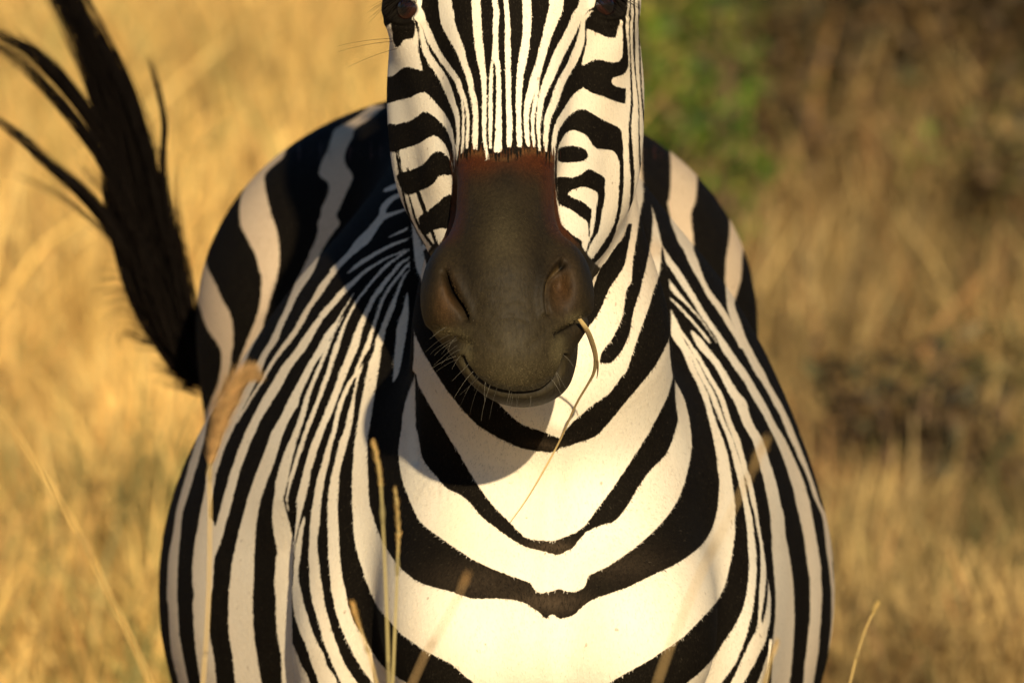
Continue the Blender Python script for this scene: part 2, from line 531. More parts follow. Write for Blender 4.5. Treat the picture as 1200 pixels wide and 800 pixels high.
    F.W(rows_poly(R(*k, (470, 285, 296), (550, 300, 345), (600, 310, 380), (700, 380, 455))
                  + R(*l, (0, 165, 228), (100, 215, 292), (200, 285, 350), (300, 350, 410), (400, 410, 470),
                      (500, 480, 540), (600, 550, 612), (700, 600, 680))
                  + R(*m, (0, 545, 612), (100, 600, 682), (200, 670, 757), (300, 740, 817), (400, 790, 875),
                      (500, 850, 935), (600, 910, 985), (700, 960, 1035))
                  + R(*n, (0, 660, 740), (100, 700, 790), (200, 745, 840), (300, 785, 885), (400, 820, 930),
                      (500, 850, 970), (600, 880, 1000), (700, 900, 1030))
                  + R(*o, (0, 740, 865), (100, 775, 895), (200, 800, 915), (300, 825, 935), (400, 840, 955),
                      (500, 855, 970), (600, 870, 985), (700, 885, 985))
                  + R(*p, (0, 888, 995), (100, 890, 995), (200, 890, 988), (300, 885, 985), (400, 875, 975),
                      (500, 865, 970), (600, 855, 960), (700, 840, 945), (800, 835, 930), (900, 825, 915),
                      (1200, 780, 880))))
    F.W(RB(*m, (520, -10, 6), (590, 80, 10), (650, 170, 10), (730, 285, 8)))
    F.W(rows_poly(R(*(680, 120, .3), (70, 240, 265), (90, 255, 290), (110, 268, 325), (150, 318, 380), (180, 343, 422), (210, 352, 442),
                    (300, 353, 455))
                  + R(*k, (0, 357, 605), (70, 340, 590), (150, 355, 560), (250, 370, 560), (350, 410, 575),
                      (450, 450, 580), (500, 488, 580), (600, 530, 620), (700, 580, 655))
                  + R(*l, (0, 350, 412), (100, 410, 462), (200, 460, 525), (300, 530, 602), (400, 600, 667),
                      (500, 660, 722), (600, 725, 790), (700, 775, 850))))
    F.W(rows_poly(R(*k, (-20, 872, 900), (50, 900, 990), (150, 912, 1040), (250, 920, 1050), (350, 920, 1055), (420, 912, 1058),
                    (500, 900, 1045), (600, 885, 1035), (700, 880, 1032))
                  + R(*l, (0, 635, 790), (100, 640, 775), (170, 645, 750), (250, 650, 730), (300, 655, 725),
                      (400, 680, 760), (500, 720, 795), (600, 770, 830), (700, 800, 880))
                  + R(*m, (0, 715, 812), (100, 780, 862), (200, 830, 922), (300, 900, 967), (400, 960, 1024),
                      (500, 1010, 1082), (600, 1070, 1132), (700, 1110, 1177))
                  + R(*n, (0, 795, 860), (100, 840, 905), (200, 890, 945), (300, 930, 985), (400, 980, 1022),
                      (500, 1020, 1057), (600, 1050, 1092), (700, 1090, 1122))
                  + R(*o, (0, 955, 987), (100, 985, 1025), (200, 1005, 1047), (300, 1020, 1067), (400, 1030, 1080),
                      (500, 1045, 1087), (600, 1060, 1092), (700, 1070, 1102))
                  + R(*p, (0, 1080, 1112), (100, 1082, 1114), (200, 1082, 1117), (300, 1080, 1117), (400, 1072, 1115),
                      (500, 1062, 1110), (600, 1050, 1095), (700, 1035, 1080), (800, 1020, 1065), (1100, 960, 1020))))
    F.W(RB(*l, (110, 60, 10), (128, 105, 34), (155, 155, 48), (200, 205, 42), (248, 255, 28), (295, 305, 20),
           (335, 350, 18), (380, 400, 14), (425, 455, 11), (490, 550, 9), (560, 655, 7)),
        RB(*l, (125, 235, 8), (192, 300, 20), (285, 400, 22), (375, 500, 22), (457, 600, 26), (500, 660, 8)))
    # neck
    F.B(PG([(470, 150), (476, 225), (480, 300), (480, 340), (480.5, 368), (485, 388), (493, 407), (505, 428), (519, 450),
            (534, 470), (558, 497), (588, 515), (612, 525.5), (630, 527.6), (645, 525.5), (655.5, 519.5), (654, 507.5),
            (630, 503), (612, 497), (597, 485), (582, 470), (570, 455), (560, 430), (550, 380), (540, 300),
            (530, 225), (520, 150)], 2))
    F.W(rows_poly(R(420, 220, .3, (100, 204, 206), (160, 211, 222), (200, 214, 240), (300, 224, 265), (350, 243, 276),
                    (400, 262, 285))))
    F.B(PG([(657, 503), (678, 488), (696, 473), (714, 461), (729, 440), (734, 436), (742, 412), (749, 391), (761, 358),
            (766, 340), (770, 330), (773, 317), (774.5, 305), (775.3, 288), (778, 296), (781, 312), (784, 330),
            (785.5, 351), (786, 365), (786, 391), (778, 410), (767, 430), (740, 463), (710, 499), (696, 512),
            (675, 518.6), (657, 518.6)], 2))
    F.B(rows_poly([(40, 735, 764), (100, 742, 764), (150, 750, 764), (200, 752, 763)]
                  + R(*k, (0, 110, 190), (100, 90, 190), (200, 75, 200), (300, 60, 195), (400, 45, 190), (500, 30, 170),
                      (600, 15, 150), (700, 5, 130), (800, 0, 100))
                  + R(680, 340, .3, (0, 180, 235), (50, 172, 218), (100, 165, 205), (180, 130, 190), (230, 92, 165),
                      (260, 77, 145), (285, 75, 118))))
    F.B(rows_poly([(262, 736, 741), (280, 729, 738), (295, 715, 735), (310, 705, 732), (325, 699, 723), (340, 694, 713),
                   (355, 690, 707), (370, 685, 699.5), (380, 680, 692), (390, 674, 684)]))
    # breast
    F.B(np.vstack([catmull([(481, 316), (476, 322), (470.6, 335), (465.6, 347.5), (462.5, 360), (457.5, 372.5),
                            (452.5, 385), (450, 397.5), (447, 408), (445, 425), (441, 450), (437, 475), (433, 500),
                            (430.6, 515), (430.6, 540), (431, 552), (432, 577), (433, 590), (437.5, 605), (441, 617),
                            (453, 643), (472, 668), (497, 684.5), (530, 693), (552, 701), (585, 701), (615, 706),
                            (637, 723), (641, 724), (648, 719), (655, 724), (661, 724), (673, 720), (684, 709), (700, 700), (735, 688), (765, 673), (790, 662), (815, 645),
                            (828, 631), (836, 615), (841, 595), (842.5, 575), (843, 562), (841, 550), (840, 537),
                            (838, 525), (835.6, 512), (832, 497), (829, 485), (825.6, 472), (821, 460), (815.6, 447),
                            (809, 435), (803.7, 422), (798.7, 410), (791, 400), (784.5, 390)], 2),
                   catmull([(784, 398), (786, 425), (789.5, 443), (795.5, 454), (801, 466), (805, 479), (808, 493),
                            (810, 510), (810.5, 526), (806, 550), (797, 580), (780, 607), (752, 635), (725, 655),
                            (709, 665), (692, 673), (688, 679), (685, 688), (673, 693), (664, 693), (656, 690), (646, 694), (634, 695.5),
                            (627, 692), (621, 683), (612, 679), (574, 665), (544, 649), (516, 629.5), (491.5, 610), (478, 580),
                            (471, 560), (467, 530), (470.6, 500), (472, 487), (477, 460), (482, 437), (485, 420),
                            (485, 380), (484, 316)], 2)]))
    F.B(np.vstack([catmull([(481.5, 432), (481.5, 455), (482, 470), (483, 500), (487, 515), (492, 530), (500, 545),
                            (513, 560), (523.5, 572), (540, 580), (552, 590), (564, 605), (583.5, 620), (600, 632),
                            (618, 641.6), (636, 647), (645, 650), (655, 651), (665, 645), (672, 641), (687, 623), (708, 614), (720, 611),
                            (735, 593), (747, 572), (762, 551), (780, 533), (789, 512), (793, 499), (794.8, 491),
                            (793, 479), (791.5, 466), (791, 444)], 2),
                   catmull([(790.5, 420), (789.5, 435), (786, 451), (780, 469), (759, 509), (738, 542), (720, 569),
                            (702, 593), (684, 617), (669, 626), (657, 631), (648, 635), (630, 633.5), (615, 629), (597, 611), (576, 590),
                            (555, 560), (537, 530), (519, 500), (501, 470), (484.5, 440), (482, 433)], 2)]))
    F.W(rows_poly(R(*c, (250, 1097, 1104), (300, 1085, 1105), (400, 1065, 1110), (500, 1030, 1108), (600, 1000, 1095),
                    (700, 995, 1080), (800, 985, 1060)) + R(*e, (100, 985, 1055), (200, 975, 1040), (300, 970, 1015),
                                                            (380, 960, 972))))
    # stripes lower on the breast and between the forelegs, below the picture
    F.B(PG([(560, 880), (640, 850), (720, 875), (720, 905), (640, 880), (560, 910)]))
    return F


def head_field():
    F = Field()

    def rows_poly(rows):
        return globals()['rows_poly'](rows, 2.0)
    p, q = (450, 0, .15), (590, 0, .15)
    r, s, t, u = (450, 90, .15), (600, 90, .15), (620, 180, .15), (450, 180, .15)
    # forehead and upper cheek bands
    F.B(np.vstack([catmull([(487, -120), (484, 0), (486, 20), (489, 35), (490, 45), (490.5, 60), (494, 75), (495.5, 83.5)], 2),
                   catmull([(495.5, 83.5), (480, 78.8), (472.5, 79.5), (466.5, 84), (461, 88.5), (453, 90), (446, 92)], 2),
                   catmull([(446, 124), (456.8, 120.8), (466.5, 117.8), (480, 114.8), (487.5, 111), (496.5, 108),
                            (502.5, 111.8), (510, 120), (517.5, 129), (525, 139.5), (529.5, 150), (531.8, 160.5),
                            (533, 180), (534, 215)], 2),
                   catmull([(645, 215), (645.8, 180), (646.5, 168), (648, 154.5), (652.5, 141), (660, 129),
                            (667.5, 117), (675, 108), (684, 102.8)], 2),
                   catmull([(684, 102.8), (693, 108.8), (705, 112.5), (720, 118.5), (732.8, 122.5)], 2),
                   np.array([(733.5, 103.5), (731, 103.5)]),
                   catmull([(731, 103.5), (719.8, 100.5), (716.8, 96), (719, 90.8), (729.5, 88.5), (734.5, 82), (736.5, 75),
                            (736, 60), (734.8, 45), (733, 30), (732.5, 13), (733, 0), (733, -60), (700, -130)], 2)]))
    F.W(PG([(687.5, 34), (693.5, 36), (702.5, 39.8), (710, 43.5), (719, 44.7), (722.8, 42), (724.2, 32), (726.2, 23), (728.2, 25),
            (729.2, 33), (730, 45), (730, 57), (728.8, 67.5), (723.5, 73), (714.5, 73), (705.5, 70.5), (698, 69.8),
            (689, 73.5), (681.5, 76.5), (685, 60), (687.5, 47)], 2))
    # white lines of the forehead
    F.W(rows_poly([(14, 485, 488), (22, 488, 491.5)] + R(*p, (200, 275, 295), (300, 280, 322), (400, 300, 355), (500, 350, 420), (600, 420, 490),
                    (700, 470, 530), (800, 510, 560)) + R(*r, (300, 548, 590), (400, 565, 590), (500, 565, 590), (600, 555, 580), (680, 550, 560))))
    F.W(rows_poly([(-130, 500, 512), (-60, 488, 503)] + R(*p, (0, 190, 300), (100, 245, 318), (200, 295, 350), (300, 330, 395), (400, 385, 440),
                    (500, 452, 508), (600, 545, 592), (700, 572, 622))[:7]
                  + [(90, 529, 537), (98, 534, 541), (105, 536, 543), (113, 539, 545.5)]))
    F.W(rows_poly(R(*r, (140, 598, 620), (200, 604, 620), (300, 613, 630), (400, 610, 630), (500, 607, 628), (600, 600, 618))),
        rows_poly(R(*r, (130, 600, 630), (200, 624, 650), (300, 644, 666), (400, 645, 668), (500, 640, 662), (560, 642, 658))))
    F.W(rows_poly([(-130, 527, 543), (-60, 514, 533)] + R(*p, (0, 425, 530), (100, 432, 545), (200, 452, 560), (300, 505, 598), (400, 562, 632),
                    (500, 602, 656), (600, 640, 690), (700, 663, 705))
                  + R(*r, (200, 685, 730), (300, 695, 736), (400, 692, 736), (500, 690, 733), (570, 700, 730))))
    F.W(rows_poly([(-130, 560, 569), (-60, 554, 564)] + R(*p, (0, 685, 755), (100, 690, 760), (200, 695, 765), (300, 704, 770), (400, 715, 780),
                    (500, 735, 790), (600, 754, 800), (700, 764, 801))
                  + R(*r, (200, 769, 801), (300, 765, 801), (400, 768, 796), (500, 774, 801), (600, 788, 816), (660, 805, 825))))
    F.W(rows_poly(R(*p, (470, 840, 858), (500, 834, 852), (600, 824, 852)) + R(*r, (100, 822, 849), (200, 818, 849), (300, 817, 849), (400, 817, 847), (500, 820, 842), (560, 825, 838))))
    F.W(rows_poly([(-130, 579, 585), (-60, 577, 583)] + R(*p, (0, 845, 885), (80, 855, 901), (200, 850, 894), (300, 853, 892), (400, 848, 894), (460, 840, 896),
                    (500, 868, 907), (600, 877, 913)) + R(*r, (100, 878, 916), (200, 878, 916), (300, 873, 919),
                                                         (400, 870, 921), (500, 866, 921), (590, 856, 918))))
    F.W(rows_poly([(-130, 592, 597), (-60, 591, 596)] + R(*p, (0, 935, 972), (100, 944, 982), (200, 945, 986), (400, 945, 991), (600, 950, 992))
                  + R(*r, (200, 953, 993), (300, 956, 1001), (400, 958, 1002), (500, 958, 998), (550, 962, 992))))
    F.W(rows_poly([(-130, 611, 619), (-60, 612, 621)] + R(*q, (0, 150, 213), (100, 150, 219), (200, 152, 216), (300, 145, 208), (400, 128, 196), (500, 112, 176),
                    (600, 104, 156), (700, 99, 146)) + R(*s, (200, 29, 76), (300, 32, 71), (400, 34, 76), (500, 37, 79), (550, 42, 76))))
    F.W(rows_poly([(-130, 636, 650), (-60, 645, 660)] + R(*q, (0, 360, 470), (100, 345, 456), (200, 322, 412), (300, 300, 372), (400, 272, 342), (500, 248, 312),
                    (600, 214, 286), (700, 188, 252)) + R(*s, (200, 98, 152), (300, 94, 131), (400, 94, 131),
                                                         (500, 104, 136), (545, 116, 140))))
    F.W(rows_poly(R(*s, (25, 205, 215), (100, 184, 206), (200, 164, 196), (300, 149, 179), (400, 149, 173), (500, 157, 181), (550, 166, 182))))
    F.W(rows_poly([(-130, 668, 684), (-60, 680, 698)] + R(*q, (0, 595, 705), (100, 545, 642), (200, 503, 592), (300, 453, 546), (400, 398, 492), (500, 358, 442),
                    (600, 320, 402), (700, 290, 352)) + R(*s, (200, 203, 247), (300, 193, 232), (400, 191, 221),
                                                         (500, 199, 223), (580, 208, 226))))
    F.W(rows_poly([(12, 692, 697), (20, 683.5, 690)] + R(*q, (200, 600, 636), (300, 578, 636), (400, 538, 612), (500, 498, 567), (600, 440, 507), (700, 394, 462))
                  + R(*s, (200, 298, 361), (300, 258, 316), (400, 248, 291), (500, 244, 281), (585, 256, 273))))
    # eye surrounds
    F.B(PG([(448, 30), (459, 27), (460, 45), (464, 55.5), (469.5, 53), (474, 46.5), (484.5, 45), (486, 36), (488, 28),
            (480, 9), (478, -40), (448, -40)], 2),
        PG([(694, 12), (687, 22), (686, 31.5), (693.5, 36), (702.5, 39.8), (710, 43.5), (719, 44.7), (722.8, 42),
            (723.5, 30), (725.8, 16.5), (728, 0), (726, -40), (700, -40), (697, 0)], 2))
    F.B(RB(450, 0, 1, (458, 20, 4), (459.5, 50, 4), (458, 75, 3)))
    # left cheek
    F.B(PG([(452, 147), (464, 146), (471, 144), (480, 141.8), (489, 136.5), (496.5, 131), (505.5, 134), (514.5, 141.8),
            (522, 150), (526.5, 159), (529.5, 169.5), (531, 183), (530.7, 193), (528, 187.5), (525, 177), (520.5, 168),
            (514.5, 162), (508.5, 158.7), (501, 162), (492, 168), (481.5, 171.8), (471, 174.8), (456, 178)], 2),
        PG([(464, 206), (480, 200), (489, 196.5), (498, 190.5), (505.5, 181.5), (513, 177), (520.5, 180), (526.5, 186), (529.5, 193.5),
            (531, 206), (528.8, 205.5), (514.5, 206), (508.5, 215), (499.5, 220.5), (490.5, 224), (476, 228)], 2),
        PG([(490, 256), (500, 248), (510, 240), (517.5, 234), (522, 229.5), (530, 228.8), (530, 247.5), (525, 268), (519, 267),
            (507, 270), (496, 276)], 2),
        PG([(500, 300), (511, 284), (516, 289), (524, 268), (530, 268), (530, 310)], 2))
    F.B(RB(0, 0, 1, (477, 196, 2), (482, 208, 4), (490, 226, 4.5), (498, 248, 5), (506, 270, 4), (514, 292, 4), (524, 308, 4)),
        RB(0, 0, 1, (466, 172, 2), (471, 203, 2.2), (480, 232, 2.4), (487.5, 258, 3.2), (498, 276, 3.6), (513, 295, 4), (520, 302, 4)),
        RB(0, 0, 1, (460, 150, 2), (468, 200, 3), (475, 238, 3), (484, 265, 3), (498, 290, 3.4)))
    # right cheek
    F.B(PG([(649.8, 210), (650.3, 180), (651.8, 168), (654, 154.5), (660, 144), (667.5, 135), (675, 129.8),
            (682.5, 128), (690, 130.5), (702, 138), (714, 144), (726, 150), (728.8, 157.5), (729.8, 172.5),
            (730.8, 195), (731, 210), (728.8, 240), (724, 262), (717, 283), (707, 298), (696, 309), (692, 306), (698, 298),
            (707, 285), (716, 270), (721.5, 255), (724.3, 240), (725.8, 210), (726, 192), (721.5, 180),
            (715.5, 176), (702, 174.8), (696, 171.8), (691.5, 165), (685.5, 158), (675, 153), (667.5, 153.8),
            (661.5, 158), (657, 166.5), (653.5, 175.5), (652.7, 190), (653, 215), (656, 240), (654.5, 240), (651, 222)], 2),
        PG([(653.5, 181), (655, 174), (661, 171.8), (671, 171), (682, 173), (688.5, 179), (688.5, 184), (684, 188.5),
            (672, 190.3), (659, 190.5), (654, 188)], 3),
        PG([(653, 207.8), (665, 207.8), (675.5, 207), (684.5, 201.8), (690.5, 198), (699.5, 202.5), (708.5, 208.5),
            (708.8, 217.5), (708.5, 232.5), (705.5, 247.5), (703, 264), (701, 271.5), (693.5, 283.5), (689.8, 291),
            (687.5, 298.5), (686.5, 296), (690.5, 282), (695, 271.5), (697, 258), (698.8, 243), (701, 228), (695, 222.8),
            (684.5, 219), (675.5, 221), (668, 224), (665.8, 228), (671, 231.8), (681.5, 235.5), (690.5, 243),
            (693.5, 246.8), (691.6, 264), (691, 277), (689.5, 276), (689, 261), (681.5, 255), (672.5, 248), (665, 243.8),
            (657.5, 240.8), (654.5, 235.5), (653.3, 222)], 2),
        PG([(655, 261), (656.8, 262.5), (665, 270), (674, 277.5), (681.5, 282), (683.8, 300), (690, 330), (650, 330)], 2))
    F.B(RB(0, 0, 1, (737, -40, 2.2), (737.4, 15, 2.2), (738, 45, 1.4), (739, 75, 2), (740, 105, 2.8), (740.4, 122, 3), (738.2, 150, 3),
           (739.5, 180, 5), (741.3, 210, 4.6), (739.3, 240, 3.4), (734, 270, 3), (727, 285, 3), (719, 299, 3), (703, 316, 3)),
        RB(0, 0, 1, (743, -40, 2.4), (743, 15, 2.4), (743, 45, 2.8), (743.8, 75, 1.8), (746.7, 105, 1.6), (748.4, 122, 1.4), (748.8, 150, 1.6),
           (749.4, 180, 2), (750.6, 210, 1.6), (747, 240, 1.6), (740, 264, 2), (726, 292, 2.6), (707, 318, 3)),
        RB(0, 0, 1, (748.5, 0, 2), (749.5, 60, 2), (751.5, 105, 2), (755.5, 150, 2), (758.5, 200, 2), (755, 240, 2), (748, 268, 2.5),
           (735, 292, 3), (716, 318, 3)))
    return F


MUZZLE = PG([(538, 183), (533, 190), (530.5, 202), (529.5, 215), (529, 240), (526.5, 260), (522, 275), (514, 287), (500, 300),
             (478, 330), (478, 480), (560, 520), (700, 500), (720, 400), (712, 330), (694, 305), (684, 292), (671, 278), (660, 266), (656, 255), (653, 235),
             (650.5, 215), (648.5, 195), (644, 181), (632, 176), (616, 176), (603, 180), (594, 186), (582, 184), (568, 179), (552, 177)], 2)
# ------------------------------------------------------------------ the zebra's body as an implicit surface
def smin(a, b, k):
    h = np.maximum(k - np.abs(a - b), 0.0) / k
    return np.minimum(a, b) - h * h * k * 0.25


def ell(P, c, r, tilt=0.0, roll=0.0):
    q = P - np.asarray(c, np.float32)
    if roll:
        cr, sr = math.cos(roll), math.sin(roll)
        q = np.stack([q[:, 0] * cr + q[:, 2] * sr, q[:, 1], -q[:, 0] * sr + q[:, 2] * cr], 1)
    if tilt:
        ct, st = math.cos(tilt), math.sin(tilt)
        q = np.stack([q[:, 0], q[:, 1] * ct + q[:, 2] * st, -q[:, 1] * st + q[:, 2] * ct], 1)
    r = np.asarray(r, np.float32)
    k0 = np.sqrt(((q / r) ** 2).sum(1)) + 1e-6
    k1 = np.sqrt(((q / (r * r)) ** 2).sum(1)) + 1e-6
    return k0 * (k0 - 1) / k1


def cone(P, a, b, ra, rb, ys=1.0):
    a, b = np.array(a, np.float32), np.array(b, np.float32)
    S = np.array([1, ys, 1], np.float32)
    p = (P - a) * S
    ba = (b - a) * S
    h = np.clip(p @ ba / (ba @ ba), 0, 1)
    return np.sqrt(((p - h[:, None] * ba) ** 2).sum(1)) - (ra + (rb - ra) * h)


def E(px, py, Y, rx, ry, rz, tilt=0.0, roll=0.0):
    """an ellipsoid centred at a measured place; rx, rz in measured units, ry in metres"""
    k = kpx(Y)
    return ('e', pt(px, py, Y), (rx * k, ry, rz * k), tilt, roll)


def Cn(p0, p1, ra, rb, ys=1.0):
    return ('c', pt(*p0), pt(*p1), ra, rb, ys)


HT = math.radians(-38)       # the face leans this much out of the vertical


def lower(e, f):
    """reduce the lower half of an ellipsoid"""
    return e


BODY = [
    (E(558, 353, 1.36, 322, 0.36, 248), 0.05),                 # croup and buttocks
    (E(447, 470, 1.40, 205, 0.27, 250), 0.06),                 # thighs
    (E(672, 470, 1.40, 207, 0.27, 250), 0.06),
    (E(582, 690, 0.88, 397, 0.56, 385), 0.06),                 # barrel
    (E(600, 520, 0.68, 300, 0.42, 330), 0.10),                 # ribs behind the shoulders
    (Cn((618, 235, 0.50), (565, 235, 1.15), 0.085, 0.12), 0.10),  # back line
    (E(634, 640, 0.28, 190, 0.22, 225), 0.08),                 # breast
    (E(470, 690, 0.47, 128, 0.22, 250), 0.07),                 # shoulders
    (E(792, 690, 0.47, 118, 0.22, 250), 0.07),
    (E(555, 735, 0.14, 105, 0.13, 130), 0.06),                 # breast muscles either side of the ridge
    (E(735, 735, 0.14, 105, 0.13, 130), 0.06),
    (Cn((634, 545, 0.30), (634, 400, 0.16), 0.140, 0.112, 0.72), 0.06),   # neck
    (Cn((634, 400, 0.16), (612, -60, 0.145), 0.109, 0.075, 0.74), 0.05),
]
def leg(points):
    return [('c', np.array(a[:3]), np.array(b[:3]), a[3], b[3], 1.0) for a, b in zip(points[:-1], points[1:])]


LEGS = []
sh = pt(440, 800, 0.33)
LEGS += [(c_, 0.03) for c_ in leg([(sh[0] + 0.02, 0.33, 0.70, .085), (sh[0] + 0.015, 0.33, 0.47, .052), (sh[0] + 0.01, 0.31, 0.40, .044),
                                   (sh[0] + 0.01, 0.32, 0.14, .029), (sh[0] + 0.01, 0.29, 0.06, .034), (sh[0] + 0.01, 0.28, 0.03, .044)])]
sh = pt(810, 800, 0.33)
LEGS += [(c_, 0.03) for c_ in leg([(sh[0] - 0.02, 0.33, 0.70, .085), (sh[0] - 0.015, 0.35, 0.47, .052), (sh[0] - 0.01, 0.34, 0.40, .044),
                                   (sh[0] - 0.01, 0.36, 0.14, .029), (sh[0] - 0.01, 0.33, 0.06, .034), (sh[0] - 0.01, 0.32, 0.03, .044)])]
for x_, dy in ((-0.17, 0.0), (0.10, 0.05)):
    LEGS += [(c_, 0.04) for c_ in leg([(x_, 1.40 + dy, 0.78, .13), (x_, 1.34 + dy, 0.60, .085), (x_, 1.54 + dy, 0.44, .052),
                                       (x_, 1.52 + dy, 0.38, .042), (x_, 1.48 + dy, 0.13, .031), (x_, 1.44 + dy, 0.06, .036),
                                       (x_, 1.43 + dy, 0.03, .046)])]
DOCK = [(Cn((556, 235, 1.66), (480, 250, 1.78), 0.045, 0.036), 0.05), (Cn((480, 250, 1.78), (330, 360, 1.80), 0.036, 0.03), 0.03),
        (Cn((330, 360, 1.80), (238, 412, 1.75), 0.030, 0.022), 0.03), (Cn((238, 412, 1.75), (205, 385, 1.73), 0.022, 0.012), 0.02)]

HY = 0.075


def EH(px, py, Y, *a):
    return E(px, py, Y + HY, *a)


def CH(p0, p1, *a):
    return Cn((p0[0], p0[1], p0[2] + HY), (p1[0], p1[1], p1[2] + HY), *a)


HEAD = [
    (EH(601, -45, -0.01, 128, 0.115, 150), 0.04),                # skull
    (CH((600, -30, -0.085), (594, 150, -0.175), 0.083, 0.040), 0.05),      # forehead to nasal bones
    (CH((594, 130, -0.165), (591, 300, -0.262), 0.042, 0.046), 0.04),
    (EH(482, 2, -0.065, 33, 0.035, 36), 0.03),                   # brows
    (EH(718, -2, -0.065, 31, 0.035, 36), 0.03),
    (EH(604, 110, -0.01, 151, 0.10, 205, HT * 0.6), 0.05),       # jaws
    (CH((607, 215, -0.045), (600, 380, -0.205), 0.098, 0.052), 0.05),
    (CH((528, 50, -0.070), (541, 185, -0.128), 0.030, 0.024), 0.05),   # cheeks beside the nose
    (CH((672, 50, -0.070), (650, 185, -0.128), 0.030, 0.024), 0.05),
    (EH(593, 340, -0.275, 84, 0.070, 82), 0.03),                 # muzzle
    (EH(521, 346, -0.285, 27, 0.042, 52, 0, -0.08), 0.022),      # nostril lobes
    (EH(668, 341, -0.285, 27, 0.042, 52, 0, 0.12), 0.022),
    (EH(601, 408, -0.305, 67, 0.055, 62), 0.03),                 # upper lip
    (EH(614, 440, -0.285, 53, 0.048, 34), 0.012),                # lower lip
    (EH(612, 415, -0.240, 62, 0.05, 55), 0.03),
]
EARS = [
    (E(520, -205, 0.03, 42, 0.028, 112, 0.1, -0.22), 0.02),
    (E(690, -205, 0.03, 42, 0.028, 112, 0.1, 0.22), 0.02),
]


def ev(it, P):
    return ell(P, *it[1:]) if it[0] == 'e' else cone(P, *it[1:])


def union(lst, P):
    dd = None
    for it, k in lst:
        v = ev(it, P)
        dd = v if dd is None else smin(dd, v, k)
    return dd


def sdf_body(P):
    dd = union(BODY, P)
    # the belly is flatter below its widest line
    return smin(smin(dd, union(LEGS, P), 0.05), union(DOCK, P), 0.03)


def sdf_head(P):
    dd = smin(union(HEAD, P), union(EARS, P), 0.02)
    for px, py, Y in ((519, -215, -0.005), (691, -215, -0.005)):
        cut = ell(P, pt(px, py, Y), (25 * kpx(Y), 0.018, 85 * kpx(Y)))
        dd = -smin(-dd, cut, 0.01)
    return dd


def sdf(P):
    P = P.astype(np.float32)
    return smin(sdf_body(P), sdf_head(P), 0.03)


def surface_nets(f, o, h):
    nx, ny, nz = f.shape
    s = f < 0
    cells = np.zeros((nx - 1, ny - 1, nz - 1), np.int8)
    for dx in (0, 1):
        for dy in (0, 1):
            for dz in (0, 1):
                cells += s[dx:nx - 1 + dx, dy:ny - 1 + dy, dz:nz - 1 + dz]
    act = (cells > 0) & (cells < 8)
    idx = -np.ones(act.shape, np.int64)
    ii = np.argwhere(act)
    idx[act] = np.arange(len(ii))
    acc = np.zeros((len(ii), 3))
    cnt = np.zeros(len(ii))
    corners = [(a, b, c) for a in (0, 1) for b in (0, 1) for c in (0, 1)]
    for ca in corners:
        for ax in range(3):
            if ca[ax] == 1:
                continue
            cb = list(ca)
            cb[ax] = 1
            fa = f[ii[:, 0] + ca[0], ii[:, 1] + ca[1], ii[:, 2] + ca[2]]
            fb = f[ii[:, 0] + cb[0], ii[:, 1] + cb[1], ii[:, 2] + cb[2]]
            m = (fa < 0) != (fb < 0)
            t = np.where(m, fa / np.where(m, fa - fb, 1), 0)
            p = np.array(ca, float)[None, :].repeat(len(ii), 0)
            p[:, ax] += t
            acc[m] += p[m]
            cnt[m] += 1
    V = (ii + acc / cnt[:, None]) * h + o
    Q = []
    for ax in range(3):
        b, c = (ax + 1) % 3, (ax + 2) % 3
        sl0 = [slice(None)] * 3
        sl1 = [slice(None)] * 3
        sl0[ax] = slice(0, -1)
        sl1[ax] = slice(1, None)
        e0, e1 = s[tuple(sl0)], s[tuple(sl1)]
        ch = np.argwhere(e0 != e1)
        ch = ch[(ch[:, b] > 0) & (ch[:, c] > 0) & (ch[:, b] < f.shape[b] - 1) & (ch[:, c] < f.shape[c] - 1)]
        st = e0[ch[:, 0], ch[:, 1], ch[:, 2]]
        q = []
        for db, dc in ((1, 1), (0, 1), (0, 0), (1, 0)):
            k = ch.copy()
            k[:, b] -= db
            k[:, c] -= dc
            q.append(idx[k[:, 0], k[:, 1], k[:, 2]])
        q = np.stack(q, 1)
        q[~st] = q[~st][:, ::-1]
        Q.append(q)
    return V, np.vstack(Q)


def grad(P, e=0.002):
    # tetrahedral differences
    K = np.array([[1, -1, -1], [-1, -1, 1], [-1, 1, -1], [1, 1, 1]], np.float32)
    g = np.zeros(P.shape, np.float32)
    f = 0
    for kk in K:
        v = sdf(P + kk * e)
        g += kk * v[:, None]
        f = f + v
    g /= 4 * e
    return f / 4, g


def settle(P, n=2):
    for _ in range(n):
        f, g = grad(P)
        P = P - (np.clip(f, -0.01, 0.01) / np.maximum((g * g).sum(1), 0.25))[:, None] * g
    return P


